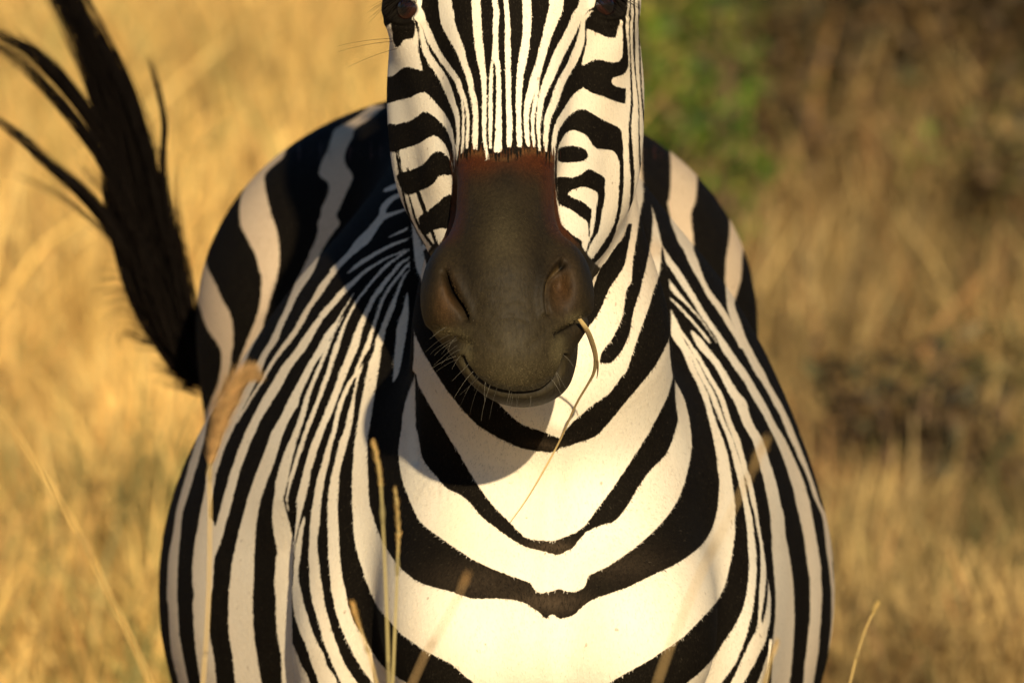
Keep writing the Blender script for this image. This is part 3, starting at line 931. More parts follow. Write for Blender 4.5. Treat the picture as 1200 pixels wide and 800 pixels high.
def refine(V, quads, ngons, flag):
    """split the flagged quads in four; their neighbours take up the new edge points"""
    S = quads[flag]
    E_ = np.stack([S, np.roll(S, -1, 1)], -1).reshape(-1, 2)
    key = np.sort(E_, 1)
    N = len(V)
    kk = key[:, 0] * (N + 1) + key[:, 1]
    u, inv = np.unique(kk, return_inverse=True)
    ua, ub = u // (N + 1), u % (N + 1)
    mids = (V[ua] + V[ub]) * 0.5
    mid = (inv + N).reshape(-1, 4)
    cen = N + len(u) + np.arange(len(S))
    V2 = np.vstack([V, mids, V[S].mean(1)])
    new = []
    for c in range(4):
        new.append(np.stack([S[:, c], mid[:, c], cen, mid[:, c - 1]], 1))
    rest = quads[~flag]
    Er = np.sort(np.stack([rest, np.roll(rest, -1, 1)], -1), -1)
    kr = Er[..., 0] * (N + 1) + Er[..., 1]
    pos = np.searchsorted(u, kr)
    pos = np.minimum(pos, len(u) - 1)
    hit = u[pos] == kr
    touched = hit.any(1)
    ng = []
    for q, hh, pp in zip(rest[touched], hit[touched], pos[touched]):
        out = []
        for c in range(4):
            out.append(int(q[c]))
            if hh[c]:
                out.append(int(pp[c] + N))
        ng.append(out)
    lut = dict(zip(u.tolist(), range(N, N + len(u)))) if ngons else {}
    for f in ngons:
        out = []
        for a_, b_ in zip(f, f[1:] + f[:1]):
            out.append(a_)
            m_ = lut.get(min(a_, b_) * (N + 1) + max(a_, b_))
            if m_ is not None:
                out.append(m_)
        ng.append(out)
    return V2, np.vstack([rest[~touched]] + new), ng, N


H0 = 0.011
lo = np.array([-0.46, -0.42, -0.02])
hi = np.array([0.44, 1.96, 1.66])
n_ = np.ceil((hi - lo) / H0).astype(int)
ax = [lo[q] + H0 * np.arange(n_[q]) for q in range(3)]
Gm = np.stack(np.meshgrid(*ax, indexing='ij'), -1).reshape(-1, 3).astype(np.float32)
Fv = np.empty(len(Gm), np.float32)
for s0 in range(0, len(Gm), 400000):
    Fv[s0:s0 + 400000] = sdf(Gm[s0:s0 + 400000])
V, Qd = surface_nets(Fv.reshape(n_), lo, H0)
del Gm, Fv
V = settle(V, 3)
NG = []
for level in range(3):
    c = V[Qd].mean(1)
    px, py = project(c)
    nrm = np.cross(V[Qd[:, 2]] - V[Qd[:, 0]], V[Qd[:, 3]] - V[Qd[:, 1]])
    nrm /= np.linalg.norm(nrm, axis=1)[:, None] + 1e-12
    view = CAM - c
    view /= np.linalg.norm(view, axis=1)[:, None]
    fac = (nrm * view).sum(1)
    inpic = (py > -40) & (py < 830)
    if level == 0:
        fl = (py > -330) & (py < 900) & (fac > -0.6)
    elif level == 1:
        fl = inpic & (fac > -0.2)
    else:
        hd = sdf_head(c.astype(np.float32)) < 0.006
        fl = inpic & (fac > -0.05) & hd & (py < 490)
    V, Qd, NG, n0 = refine(V, Qd, NG, fl)
    V[n0:] = settle(V[n0:], 1 if level else 2)
_, NRM = grad(V)
NRM /= np.linalg.norm(NRM, axis=1)[:, None] + 1e-9
print("zebra vertices", len(V), "faces", len(Qd), len(NG))

PX, PY = project(V)
VIEW = CAM - V
VIEW /= np.linalg.norm(VIEW, axis=1)[:, None]
FACE = (NRM * VIEW).sum(1)
DB, DH = sdf_body(V.astype(np.float32)), sdf_head(V.astype(np.float32))
HEADV = DH < DB
EARV = HEADV & (PY < -110)


def seg_dist(px, py, pts):
    best = np.full(len(px), 1e9)
    q = catmull(pts, 5)
    for (ax_, ay_), (bx_, by_) in zip(q[:-1], q[1:]):
        ex, ey = bx_ - ax_, by_ - ay_
        h = np.clip(((px - ax_) * ex + (py - ay_) * ey) / (ex * ex + ey * ey + 1e-9), 0, 1)
        best = np.minimum(best, np.hypot(px - ax_ - ex * h, py - ay_ - ey * h))
    return best


# fine relief of the face: nostrils, mouth, lids, folds
hv = np.where(HEADV & (FACE > -0.3) & (PY > -60))[0]
x, y = PX[hv], PY[hv]
dep = np.zeros(len(hv))


def groove(pts, w, amt):
    global dep
    dep -= amt * np.exp(-(seg_dist(x, y, pts) / w) ** 2)


NOS_L = [(520, 319), (524, 331), (532, 349), (541, 364), (544, 371)]
NOS_R = [(660, 307), (652, 315), (645, 328), (642, 342), (641, 356), (643, 366)]
MOUTH = [(541, 420), (543, 425), (555, 442), (570, 454), (590, 461), (612, 463), (634, 459), (650, 447), (658, 434), (664, 418)]
groove(NOS_L, 3.4, 0.014)
groove(NOS_L, 9, 0.003)
groove(NOS_R, 3.0, 0.006)
dep -= 0.013 * np.exp(-(((x - 657) / 12) ** 2 + ((y - 333) / 24) ** 2))
dep += 0.004 * np.exp(-(seg_dist(x, y, [(655, 303), (639, 325), (634, 345), (636, 366)]) / 5) ** 2)
dep += 0.003 * np.exp(-(seg_dist(x, y, [(530, 318), (538, 335), (547, 355), (553, 372)]) / 6) ** 2)
groove(MOUTH, 2.4, 0.009)
groove([(507, 388), (525, 398), (545, 404)], 7, 0.004)
groove([(690, 372), (672, 384), (655, 392)], 5, 0.005)
groove([(581, 351), (592, 354), (604, 351), (611, 353)], 3.5, 0.0006)
groove([(574, 369), (586, 373), (600, 370), (616, 375)], 3.5, 0.0006)
groove([(566, 390), (572, 400), (580, 406)], 5, 0.0007)
groove([(640, 384), (630, 398), (622, 404)], 5, 0.0007)
groove([(562, 352), (556, 366), (557, 380)], 5, 0.0008)
groove([(598, 372), (603, 395), (606, 430)], 5, 0.0010)
groove([(566, 338), (580, 334), (597, 336)], 3.5, 0.0006)
# eyes: a socket with a raised lid round it
EYES = [(473, 11, 16, 12), (714, 6, 16, 12)]
for ex_, ey_, rx_, ry_ in EYES:
    rr = np.sqrt(((x - ex_) / rx_) ** 2 + ((y - ey_) / ry_) ** 2)
    dep += 0.0030 * np.exp(-((rr - 1.25) / 0.28) ** 2) - 0.007 * np.exp(-(rr / 0.85) ** 4)
    dep += 0.0014 * np.exp(-((rr - 1.9) / 0.25) ** 2) * np.clip((y - ey_ - 4) / 10, 0, 1)
V[hv] += NRM[hv] * dep[:, None]

# breast ridge and skin folds of the neck
bv = np.where(~HEADV & (FACE > 0))[0]
x, y = PX[bv], PY[bv]
dep = np.zeros(len(bv))
dep += 0.006 * np.exp(-(seg_dist(x, y, [(655, 500), (646, 580), (641, 660), (643, 730), (645, 800)]) / 16) ** 2)
groove([(482, 440), (483, 480), (487, 540)], 5, 0.004)
for cx_, cy_, sg_, amp in (((349, 342, 340, 341, 343, 346), (570, 640, 700, 760, 800, 850), -1, 0.022),
                           ((884, 896, 905, 904, 899, 890), (570, 640, 700, 740, 800, 850), 1, 0.008)):
    s_ = (x - np.interp(y, cy_, cx_)) * sg_
    fade = np.clip((y - 585) / 60, 0, 1)
    dep -= amp * fade * np.clip((s_ + 1.5) / 3.0, 0, 1) * np.exp(-np.maximum(s_, 0) / 30)
V[bv] += NRM[bv] * dep[:, None]

# ------------------------------------------------------------------ coat attributes
FB, FH = body_field(), head_field()
stripe = np.where(HEADV, FH.sample(PX, PY), FB.sample(PX, PY)) * kpx(0.0) * 1000.0      # millimetres to the nearest stripe edge
# what the elevation does not describe: the flanks seen from the side, back, legs, ears
wob = 0.35 * np.sin(V[:, 2] * 9 + V[:, 1] * 5) + 0.25 * np.sin(V[:, 2] * 23 + 1.3)
bands = np.sin(2 * math.pi * (V[:, 1] + 0.22 * np.abs(V[:, 0])) / 0.105 + wob + 1.1) + 0.15
bands = bands * 14.0
legband = (np.sin(2 * math.pi * V[:, 2] / 0.075 + 0.6 * np.sin(V[:, 1] * 30)) + 0.35) * 9.0
wl = np.clip((0.62 - V[:, 2]) / 0.10, 0, 1)
proc = bands * (1 - wl) + legband * wl
neckb = np.sin(2 * math.pi * (V[:, 2] + 0.5 * V[:, 1]) / 0.095 + wob) * 13.0
proc = np.where((V[:, 1] < 0.35) & (V[:, 2] > 0.98) & ~HEADV, neckb, proc)
side = np.clip((-0.03 - FACE) / 0.06, 0, 1)
side = np.where((V[:, 1] < 0.45) & (PY < 540) & (np.abs(PX - 634) < 175), np.clip((-0.35 - FACE) / 0.06, 0, 1), side)
low = np.clip((PY - 880) / 40, 0, 1)
mixp = np.maximum(side, low) * (~HEADV)
stripe = stripe * (1 - mixp) + proc * mixp
headside = np.clip((-0.10 - FACE) / 0.1, 0, 1) * HEADV
hb = np.sin(2 * math.pi * (V[:, 2] * 0.8 - V[:, 1] * 0.6) / 0.05 + wob) * 7
stripe = stripe * (1 - headside) + hb * headside
earb = np.where(PY < -255, -8.0, np.where(PY < -215, 8.0, -6.0))
stripe = np.where(EARV & (PY < -150), earb, stripe)
dock = union(DOCK, V.astype(np.float32)) < 0.01
stripe = np.where(dock, -8.0, stripe)

hm = np.zeros((GY1 - GY0, GX1 - GX0), bool)
hs = HEADV & (FACE > 0)
hm[np.clip(PY[hs].astype(int) - GY0, 0, GY1 - GY0 - 1), np.clip(PX[hs].astype(int) - GX0, 0, GX1 - GX0 - 1)] = True
for _ in range(4):
    hm[1:-1, 1:-1] |= hm[:-2, 1:-1] | hm[2:, 1:-1] | hm[1:-1, :-2] | hm[1:-1, 2:]
for _ in range(15):
    hm[1:-1, 1:-1] &= hm[:-2, 1:-1] & hm[2:, 1:-1] & hm[1:-1, :-2] & hm[1:-1, 2:]
hid = ~HEADV & hm[np.clip(PY.astype(int) - GY0, 0, GY1 - GY0 - 1), np.clip(PX.astype(int) - GX0, 0, GX1 - GX0 - 1)] & ((PY < 330) | (V[:, 1] > 0.4))
hid |= ~HEADV & (V[:, 1] > 0.42) & (np.abs(PX - 618) < 122) & (PY < 470)
stripe = np.where(hid, proc, stripe)

# dark bare muzzle
mz = np.full(len(V), 9.0)
m_ = HEADV & (PY > 120) & (PX > 440) & (PX < 760)
mz[m_] = sd_poly(MUZZLE, PX[m_], PY[m_])
inside_mouthside = HEADV & (PY > 300) & (FACE < 0.25) & (V[:, 1] < -0.11)
mz[inside_mouthside] = np.minimum(mz[inside_mouthside], -8)
streak = 9.0 * np.sin(PX * 0.9) * np.sin(PX * 0.37 + 1) + 6.0 * np.sin(PX * 1.7 + 0.5) + 4.0 * np.sin(PX * 0.21)
top = np.exp(-((PY - 178) / 16) ** 2)
mzs = mz + streak * top
muz = np.clip(0.5 - mzs / (4.0 + 14.0 * top), 0, 1)


def blob(cx, cy, rx_, ry_, pw=1.0):
    return np.exp(-(((PX - cx) / rx_) ** 2 + ((PY - cy) / ry_) ** 2) ** pw)


mc = np.tile(np.array([0.046, 0.033, 0.016]), (len(V), 1))


def lay(col, w):
    global mc
    w = np.clip(w, 0, 1)[:, None]
    mc = mc * (1 - w) + np.array(col) * w


edge = np.clip(1 - (-mz) / 22, 0, 1) * np.clip((292 - PY) / 20, 0, 1)
lay((0.150, 0.040, 0.009), 0.85 * edge)
lay((0.125, 0.034, 0.009), 0.9 * np.exp(-((PY - 188) / 19) ** 2))
lay((0.210, 0.095, 0.030), 0.8 * np.exp(-((mz + 1) / 4) ** 2) * (PY < 190))
lay((0.022, 0.014, 0.007), blob(594, 218, 24, 34))
lay((0.092, 0.072, 0.036), 0.85 * blob(590, 275, 22, 46))  # greyer nose ridge, with its central highlight painted into the tint
lay((0.056, 0.042, 0.020), 0.7 * blob(596, 345, 40, 40))
lay((0.022, 0.016, 0.008), 0.85 * (blob(548, 320, 14, 40) + blob(632, 315, 12, 40)))
lay((0.105, 0.052, 0.018), 0.75 * blob(522, 354, 15, 30))
lay((0.115, 0.054, 0.018), 0.75 * blob(661, 338, 14, 28))
lay((0.022, 0.018, 0.010), 0.7 * (blob(503, 320, 10, 28) + blob(688, 318, 9, 26)))  # shading of the muzzle's sides, painted into the tint
lay((0.120, 0.094, 0.046), 0.85 * blob(605, 440, 52, 26))
lay((0.090, 0.070, 0.034), 0.6 * blob(600, 400, 44, 30))
lay((0.200, 0.160, 0.075), 0.75 * (blob(546, 414, 9, 18) + blob(655, 410, 9, 22) + blob(520, 390, 20, 6) + blob(678, 374, 13, 7)))  # pale dusty hair on lips and nostril lobes, plus a painted rim highlight
dm = seg_dist(PX, PY, MOUTH)
lay((0.004, 0.003, 0.002), HEADV * np.exp(-(dm / 2.2) ** 2))
lay((0.070, 0.058, 0.036), HEADV * (PY > 440) * np.exp(-((dm - 7) / 4) ** 2) * 0.8)
lay((0.004, 0.003, 0.002), HEADV * np.exp(-(seg_dist(PX, PY, NOS_L) / 3.2) ** 2))
lay((0.004, 0.003, 0.002), 0.9 * HEADV * np.exp(-(seg_dist(PX, PY, [(652, 392), (664, 386), (677, 381)]) / 3.0) ** 2))
lay((0.005, 0.004, 0.003), HEADV * blob(659, 309, 7, 5))
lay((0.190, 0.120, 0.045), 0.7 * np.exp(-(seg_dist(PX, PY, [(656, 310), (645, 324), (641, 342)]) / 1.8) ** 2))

# how tan the light stripes are: hindquarters are dustier than head and breast
tan = np.clip((V[:, 1] - 0.35) / 0.8, 0, 1)
tan = np.maximum(tan, np.where(HEADV, 0.0, 0.9 * np.exp(-((PY - 292) / 14) ** 2 - ((PX - 766) / 18) ** 2)))
tan = np.maximum(tan, np.where(~HEADV & (V[:, 1] < 0.3), 0.45 * np.clip((420 - PY) / 120, 0, 1), 0))
whorl = (~HEADV) * (blob(645, 642, 30, 9) + blob(643, 706, 46, 13) + 0.8 * blob(642, 519, 22, 6)
                     + 0.45 * blob(560, 680, 70, 22) + 0.45 * blob(720, 660, 60, 22))
whorl = np.clip(whorl, 0, 1)
faces = Qd.tolist() + NG
ground0 = np.array([0.0, 0.75, 0.0])

# material of the coat
mat_coat, nt, bsdf = principled("zebra_coat", 0.8)
bsdf.inputs["Specular IOR Level"].default_value = 0.03
bsdf.inputs["Sheen Weight"].default_value = 0.0
bsdf.inputs["Sheen Roughness"].default_value = 0.4
tc = nd(nt, "ShaderNodeTexCoord")


def noise(scale, det=2.0, rough=0.5, stretch=None, dist=0.0):
    n = nd(nt, "ShaderNodeTexNoise")
    n.inputs["Scale"].default_value = scale
    n.inputs["Detail"].default_value = det
    n.inputs["Roughness"].default_value = rough
    n.inputs["Distortion"].default_value = dist
    if stretch:
        mp = nd(nt, "ShaderNodeMapping")
        mp.inputs["Scale"].default_value = stretch
        nt.links.new(tc.outputs["Object"], mp.inputs[0])
        nt.links.new(mp.outputs[0], n.inputs["Vector"])
    else:
        nt.links.new(tc.outputs["Object"], n.inputs["Vector"])
    return n.outputs["Fac"]


def math_(op, a, b=None, c=None):
    n = nd(nt, "ShaderNodeMath", operation=op)
    for i, v in enumerate((a, b, c)):
        if v is None:
            continue
        if isinstance(v, (int, float)):
            n.inputs[i].default_value = v
        else:
            nt.links.new(v, n.inputs[i])
    return n.outputs[0]


def mixc(fac, a, b):
    n = nd(nt, "ShaderNodeMix", data_type='RGBA')
    for sock, v in ((n.inputs["Factor"], fac), (n.inputs["A"], a), (n.inputs["B"], b)):
        if isinstance(v, (int, float)):
            sock.default_value = v
        elif isinstance(v, tuple):
            sock.default_value = (*v, 1)
        else:
            nt.links.new(v, sock)
    return n.outputs["Result"]


def attr(nm, out="Fac"):
    n = nd(nt, "ShaderNodeAttribute", attribute_name=nm)
    return n.outputs[out]


hair = noise(420, 2, 0.6, (1, 1, 0.35))
hairf = noise(900, 1, 0.5, (1, 1, 0.3))
edge_n = math_('ADD', math_('MULTIPLY', math_('SUBTRACT', hair, 0.5), 2.4), math_('MULTIPLY', math_('SUBTRACT', hairf, 0.5), 1.3))
sm = nd(nt, "ShaderNodeMapRange", interpolation_type='SMOOTHSTEP')
sm.inputs["From Min"].default_value = -0.55
sm.inputs["From Max"].default_value = 0.55
nt.links.new(math_('ADD', attr("stripe"), edge_n), sm.inputs["Value"])
big = noise(7, 3, 0.6)
med = noise(38, 3, 0.6)
lightc = mixc(attr("tan"), (0.80, 0.72, 0.56), (0.66, 0.50, 0.33))
lightc = mixc(math_('MULTIPLY', math_('SUBTRACT', big, 0.38), 1.5), lightc, (0.72, 0.56, 0.36))
lightc = mixc(math_('MULTIPLY', math_('SUBTRACT', hair, 0.45), 0.55), lightc, (0.62, 0.50, 0.34))
dirt = nd(nt, "ShaderNodeMapRange")
dirt.inputs["From Min"].default_value = 0.74
dirt.inputs["From Max"].default_value = 0.80
nt.links.new(noise(150, 1, 0.4), dirt.inputs["Value"])
lightc = mixc(math_('MULTIPLY', dirt.outputs[0], 0.55), lightc, (0.25, 0.16, 0.09))
darkc = mixc(med, (0.004, 0.003, 0.0025), (0.010, 0.008, 0.005))
darkc = mixc(math_('MULTIPLY', math_('GREATER_THAN', hairf, 0.64), 0.25), darkc, (0.040, 0.032, 0.020))
darkc = mixc(math_('MULTIPLY', attr("whorl"), math_('MULTIPLY', hair, 0.9)), darkc, (0.085, 0.058, 0.034))
coat = mixc(sm.outputs[0], darkc, lightc)
muzc = nd(nt, "ShaderNodeVectorMath", operation='SCALE')
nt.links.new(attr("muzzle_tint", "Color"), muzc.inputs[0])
nt.links.new(math_('ADD', math_('MULTIPLY', hair, 0.5), math_('MULTIPLY', med, 0.30)), muzc.inputs["Scale"])
mzf = nd(nt, "ShaderNodeMapRange")
mzf.inputs["From Min"].default_value = 0.25
mzf.inputs["From Max"].default_value = 0.75
nt.links.new(math_('ADD', attr("muzzle"), math_('MULTIPLY', math_('SUBTRACT', hair, 0.5), 0.9)), mzf.inputs["Value"])
base = mixc(mzf.outputs[0], coat, muzc.outputs[0])
nt.links.new(base, bsdf.inputs["Base Color"])
nt.links.new(math_('MULTIPLY_ADD', mzf.outputs[0], 0.07, 0.03), bsdf.inputs["Specular IOR Level"])
nt.links.new(math_('MULTIPLY_ADD', mzf.outputs[0], -0.2, 0.8), bsdf.inputs["Roughness"])
bmp = nd(nt, "ShaderNodeBump")
bmp.inputs["Strength"].default_value = 0.28
bmp.inputs["Distance"].default_value = 0.0016
nt.links.new(math_('ADD', math_('MULTIPLY', hair, 0.7), math_('MULTIPLY', noise(160, 3, 0.6), 0.8)), bmp.inputs["Height"])
nt.links.new(bmp.outputs[0], bsdf.inputs["Normal"])

zebra = empty("zebra", ground0)
tag(zebra, "plains zebra facing the viewer with black and cream stripes and dark muzzle", "zebra")
body = new_mesh_object("body", V, faces, mat_coat, zebra,
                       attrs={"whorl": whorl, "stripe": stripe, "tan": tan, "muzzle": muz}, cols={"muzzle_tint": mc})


def surf(px, py, head=None):
    """foremost point of the animal at a place of the front elevation"""
    m = (np.hypot(PX - px, PY - py) < 3.5) & (FACE > 0)
    if head is not None:
        m &= (HEADV == head)
    ids = np.where(m)[0]
    if len(ids) == 0:
        ids = np.array([np.argmin(np.hypot(PX - px, PY - py) + 1000 * (FACE < 0))])
    i = ids[np.argmin(V[ids, 1])]
    return V[i].copy(), NRM[i].copy()


# ------------------------------------------------------------------ short hair of the coat
def coat_hair(n):
    q4 = Qd
    c = V[q4].mean(1)
    px, py = project(c)
    e1, e2 = V[q4[:, 1]] - V[q4[:, 0]], V[q4[:, 3]] - V[q4[:, 0]]
    area = np.linalg.norm(np.cross(e1, e2), axis=1)
    fc = FACE[q4].mean(1)
    w = area * (fc > -0.12) * (py > -30) * (py < 825) * np.clip(fc + 0.35, 0.1, 1)
    w *= np.where(HEADV[q4[:, 0]], 1.7, 1.0)
    bare = np.minimum(np.minimum(seg_dist(px, py, NOS_L), seg_dist(px, py, NOS_R)), seg_dist(px, py, MOUTH)) < 5
    for ex_, ey_, rx_, ry_ in EYES:
        bare |= np.hypot((px - ex_) / rx_, (py - ey_) / ry_) < 1.6
    w *= ~bare
    ids = rng.choice(len(q4), n, p=w / w.sum())
    a_, b_ = rng.uniform(0, 1, (n, 1)), rng.uniform(0, 1, (n, 1))
    qq = q4[ids]

    def lerp(A):
        A = A if A.ndim == 2 else A[:, None]
        return ((A[qq[:, 0]] * (1 - a_) + A[qq[:, 1]] * a_) * (1 - b_) + (A[qq[:, 3]] * (1 - a_) + A[qq[:, 2]] * a_) * b_)
    P0, N0 = lerp(V), lerp(NRM)
    N0 /= np.linalg.norm(N0, axis=1)[:, None]
    st, mu, ta = lerp(stripe)[:, 0], lerp(muz)[:, 0], lerp(tan)[:, 0]
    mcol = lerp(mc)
    D = np.array([0.0, 0.55, -1.0]) + rng.normal(0, 0.22, (n, 3))
    D -= (D * N0).sum(1)[:, None] * N0
    D /= np.linalg.norm(D, axis=1)[:, None] + 1e-9
    L = rng.uniform(0.0014, 0.0040, (n, 1)) * np.where(HEADV[qq[:, 0]], 0.65, 1.0)[:, None] * (1 - 0.5 * mu)[:, None]
    W = rng.uniform(0.00016, 0.00030, (n, 1))
    S = np.cross(D, N0)
    mid = P0 + D * L * 0.55 + N0 * L * 0.16
    tip = P0 + D * L + N0 * L * rng.uniform(0.10, 0.26, (n, 1))
    r0 = P0 - N0 * 0.0004
    vv = np.stack([r0 - S * W, r0 + S * W, mid + S * W * 0.8, mid - S * W * 0.8, tip + S * W * 0.2, tip - S * W * 0.2], 1).reshape(-1, 3)
    bq = np.arange(n)[:, None, None] * 6
    ff = (bq + np.array([[0, 1, 2, 3], [3, 2, 4, 5]])[None]).reshape(-1, 4)
    jit = rng.uniform(0.66, 1.04, (n, 1))
    white = (np.array([0.80, 0.72, 0.56]) * (1 - ta[:, None]) + np.array([0.66, 0.50, 0.33]) * ta[:, None]) * jit
    black = np.array([0.010, 0.008, 0.0055]) * rng.uniform(0.4, 1.6, (n, 1)) * np.where(rng.uniform(0, 1, (n, 1)) > 0.93, 3.5, 1)
    cc = np.where((st > 0)[:, None], white, black)
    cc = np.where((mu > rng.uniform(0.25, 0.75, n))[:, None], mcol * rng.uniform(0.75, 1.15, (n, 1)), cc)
    return vv, ff, np.repeat(cc, 6, axis=0)


mat_fur = mat_tint("coat_hairs", 0.8, 0.1, 300, 0.03)
hv_, hf_, hc_ = coat_hair(210000)
tag(new_mesh_object("coat_hair", hv_, hf_, mat_fur, zebra, cols={"tint": hc_}), kind="stuff")
# ------------------------------------------------------------------ eyes
mat_eye, nt2, be = principled("eye_glass", 0.06)
tc2 = nd(nt2, "ShaderNodeTexCoord")
sep = nd(nt2, "ShaderNodeSeparateXYZ")
nt2.links.new(tc2.outputs["Object"], sep.inputs[0])
cr = nd(nt2, "ShaderNodeValToRGB")
cmb = nd(nt2, "ShaderNodeCombineXYZ")
mm = nd(nt2, "ShaderNodeMath", operation='MULTIPLY')
mm.inputs[1].default_value = 1.7
nt2.links.new(sep.outputs["X"], cmb.inputs["X"])
nt2.links.new(sep.outputs["Y"], mm.inputs[0])
nt2.links.new(mm.outputs[0], cmb.inputs["Y"])
ln = nd(nt2, "ShaderNodeVectorMath", operation='LENGTH')
nt2.links.new(cmb.outputs[0], ln.inputs[0])
sc_ = nd(nt2, "ShaderNodeMath", operation='MULTIPLY')
sc_.inputs[1].default_value = 1 / 0.021
nt2.links.new(ln.outputs["Value"], sc_.inputs[0])
nt2.links.new(sc_.outputs[0], cr.inputs[0])
el = cr.color_ramp.elements
el[0].position, el[0].color = 0.30, (0.002, 0.002, 0.003, 1)
el[1].position, el[1].color = 0.55, (0.022, 0.005, 0.003, 1)
e3 = el.new(0.9)
e3.color = (0.008, 0.004, 0.003, 1)
nt2.links.new(cr.outputs[0], be.inputs["Base Color"])
be.inputs["Coat Weight"].default_value = 0.6
be.inputs["Coat Roughness"].default_value = 0.03


def sphere(r, nu=28, nv=18):
    vs, fs = [], []
    for j in range(nv + 1):
        th = math.pi * j / nv
        for i in range(nu):
            ph = 2 * math.pi * i / nu
            vs.append((r * math.sin(th) * math.cos(ph), r * math.sin(th) * math.sin(ph), r * math.cos(th)))
    for j in range(nv):
        for i in range(nu):
            fs.append((j * nu + i, (j + 1) * nu + i, (j + 1) * nu + (i + 1) % nu, j * nu + (i + 1) % nu))
    return np.array(vs), np.array(fs)


sv, sf = sphere(0.021)
for ex_, ey_, rx_, ry_ in EYES:
    c_, n_v = surf(ex_, ey_, True)
    o = new_mesh_object("eye", sv, sf, mat_eye, zebra)
    side_ = -1 if ex_ < 600 else 1
    gaze = Vector((side_ * 0.75, -0.62, -0.10)).normalized()
    o.rotation_euler = gaze.to_track_quat('Z', 'Y').to_euler()
    o.location = Vector(c_) - Vector(n_v) * 0.0125
    o.matrix_parent_inverse = zebra.matrix_basis.inverted()

# ------------------------------------------------------------------ hair of the zebra
mat_hair = mat_tint("zebra_hair", 0.7, 0.3, 200, 0.06)
lash = Strands()
for ex_, sgn in ((472, -1), (714, 1)):
    for q in range(26):
        t_ = rng.uniform(-1, 1)
        p0, n0_ = surf(ex_ + sgn * -2 + t_ * 15, -6 + 5 * t_ * t_ + rng.normal() * 1.2, True)
        out = np.array([sgn * (0.55 + 0.2 * rng.normal()), -0.45, -0.25 + 0.15 * rng.normal()])
        out /= np.linalg.norm(out)
        L_ = rng.uniform(0.012, 0.022)
        s_ = np.linspace(0, 1, 6)[:, None]
        P = p0 + out * L_ * s_ + np.array([sgn * 0.010, 0, -0.010]) * s_ ** 2
        lash.add(P, np.linspace(0.00045, 0.0001, 6), (0.010, 0.008, 0.006))
tag(lash.build("eyelashes", mat_hair, zebra), kind="stuff")

whisk = Strands()
for q in range(36):
    t_ = rng.uniform(0, 1) ** 1.6
    lip = catmull([(520, 398), (533, 418), (548, 440), (565, 456), (590, 468), (615, 472), (640, 466), (656, 452), (668, 430), (676, 396)], 8)
    w = lip[int(t_ * (len(lip) - 1))]
    p0, n0_ = surf(w[0] + rng.normal() * 5 + (600 - w[0]) * 0.04, w[1] - abs(rng.normal()) * 7 - 2, True)
    L_ = rng.uniform(0.008, 0.032) * (1.0 if w[0] < 620 else 0.6)
    out = np.array([(w[0] - 606) * 0.010 + 0.10 * rng.normal(), -0.25 + 0.15 * rng.normal(), -0.75 + 0.15 * rng.normal() + (0.5 if w[1] < 430 else 0)])
    out = out / np.linalg.norm(out)
    s_ = np.linspace(0, 1, 7)[:, None]
    P = p0 - n0_ * 0.001 + out * L_ * s_ + np.array([0.004 * rng.normal(), 0, -0.008]) * s_ ** 2
    c = rng.uniform(0.06, 0.34)
    whisk.add(P, np.linspace(0.00016, 0.00007, 7), (0.62 * c, 0.56 * c, 0.42 * c))
for (qx, qy, dx, dz) in ((457, 50, -1.0, -0.05), (456, 46, -1.0, 0.0), (462, 58, -0.9, -0.2)):
    p0, n0_ = surf(qx, qy, True)
    s_ = np.linspace(0, 1, 8)[:, None]
    P = p0 + np.array([dx, -0.5, dz]) * 0.05 * s_ + np.array([0, 0, -0.006]) * s_ ** 2
    whisk.add(P, np.linspace(0.00028, 0.0001, 8), (0.03, 0.02, 0.015))
tag(whisk.build("whiskers", mat_hair, zebra), kind="stuff")

mane = Strands()
for q in range(2600):
    t_ = rng.uniform(0, 1)
    y0 = -165 + t_ * 330
    Yc = -0.02 + 0.36 * t_ ** 1.1 + 0.06
    base_ = pt(603 + 12 * t_, y0, Yc)
    base_[0] += rng.normal() * 0.008
    out = np.array([0.06 * rng.normal(), 0.35 - 0.1 * t_ + 0.06 * rng.normal(), 0.9])
    out /= np.linalg.norm(out)
    L_ = (0.105 + 0.02 * rng.normal()) * (0.7 + 0.3 * math.sin(math.pi * min(1, t_ + 0.15)))
    s_ = np.linspace(-0.25, 1, 5)[:, None]
    blk = math.sin(t_ * 62) > -0.1
    mane.add(base_ + out * L_ * s_, np.array([.0014, .0014, .0012, .0009, .0003]), (0.012, 0.010, 0.008) if blk else (0.62, 0.50, 0.36))
tag(mane.build("mane", mat_hair, zebra), kind="stuff")

tail = Strands()


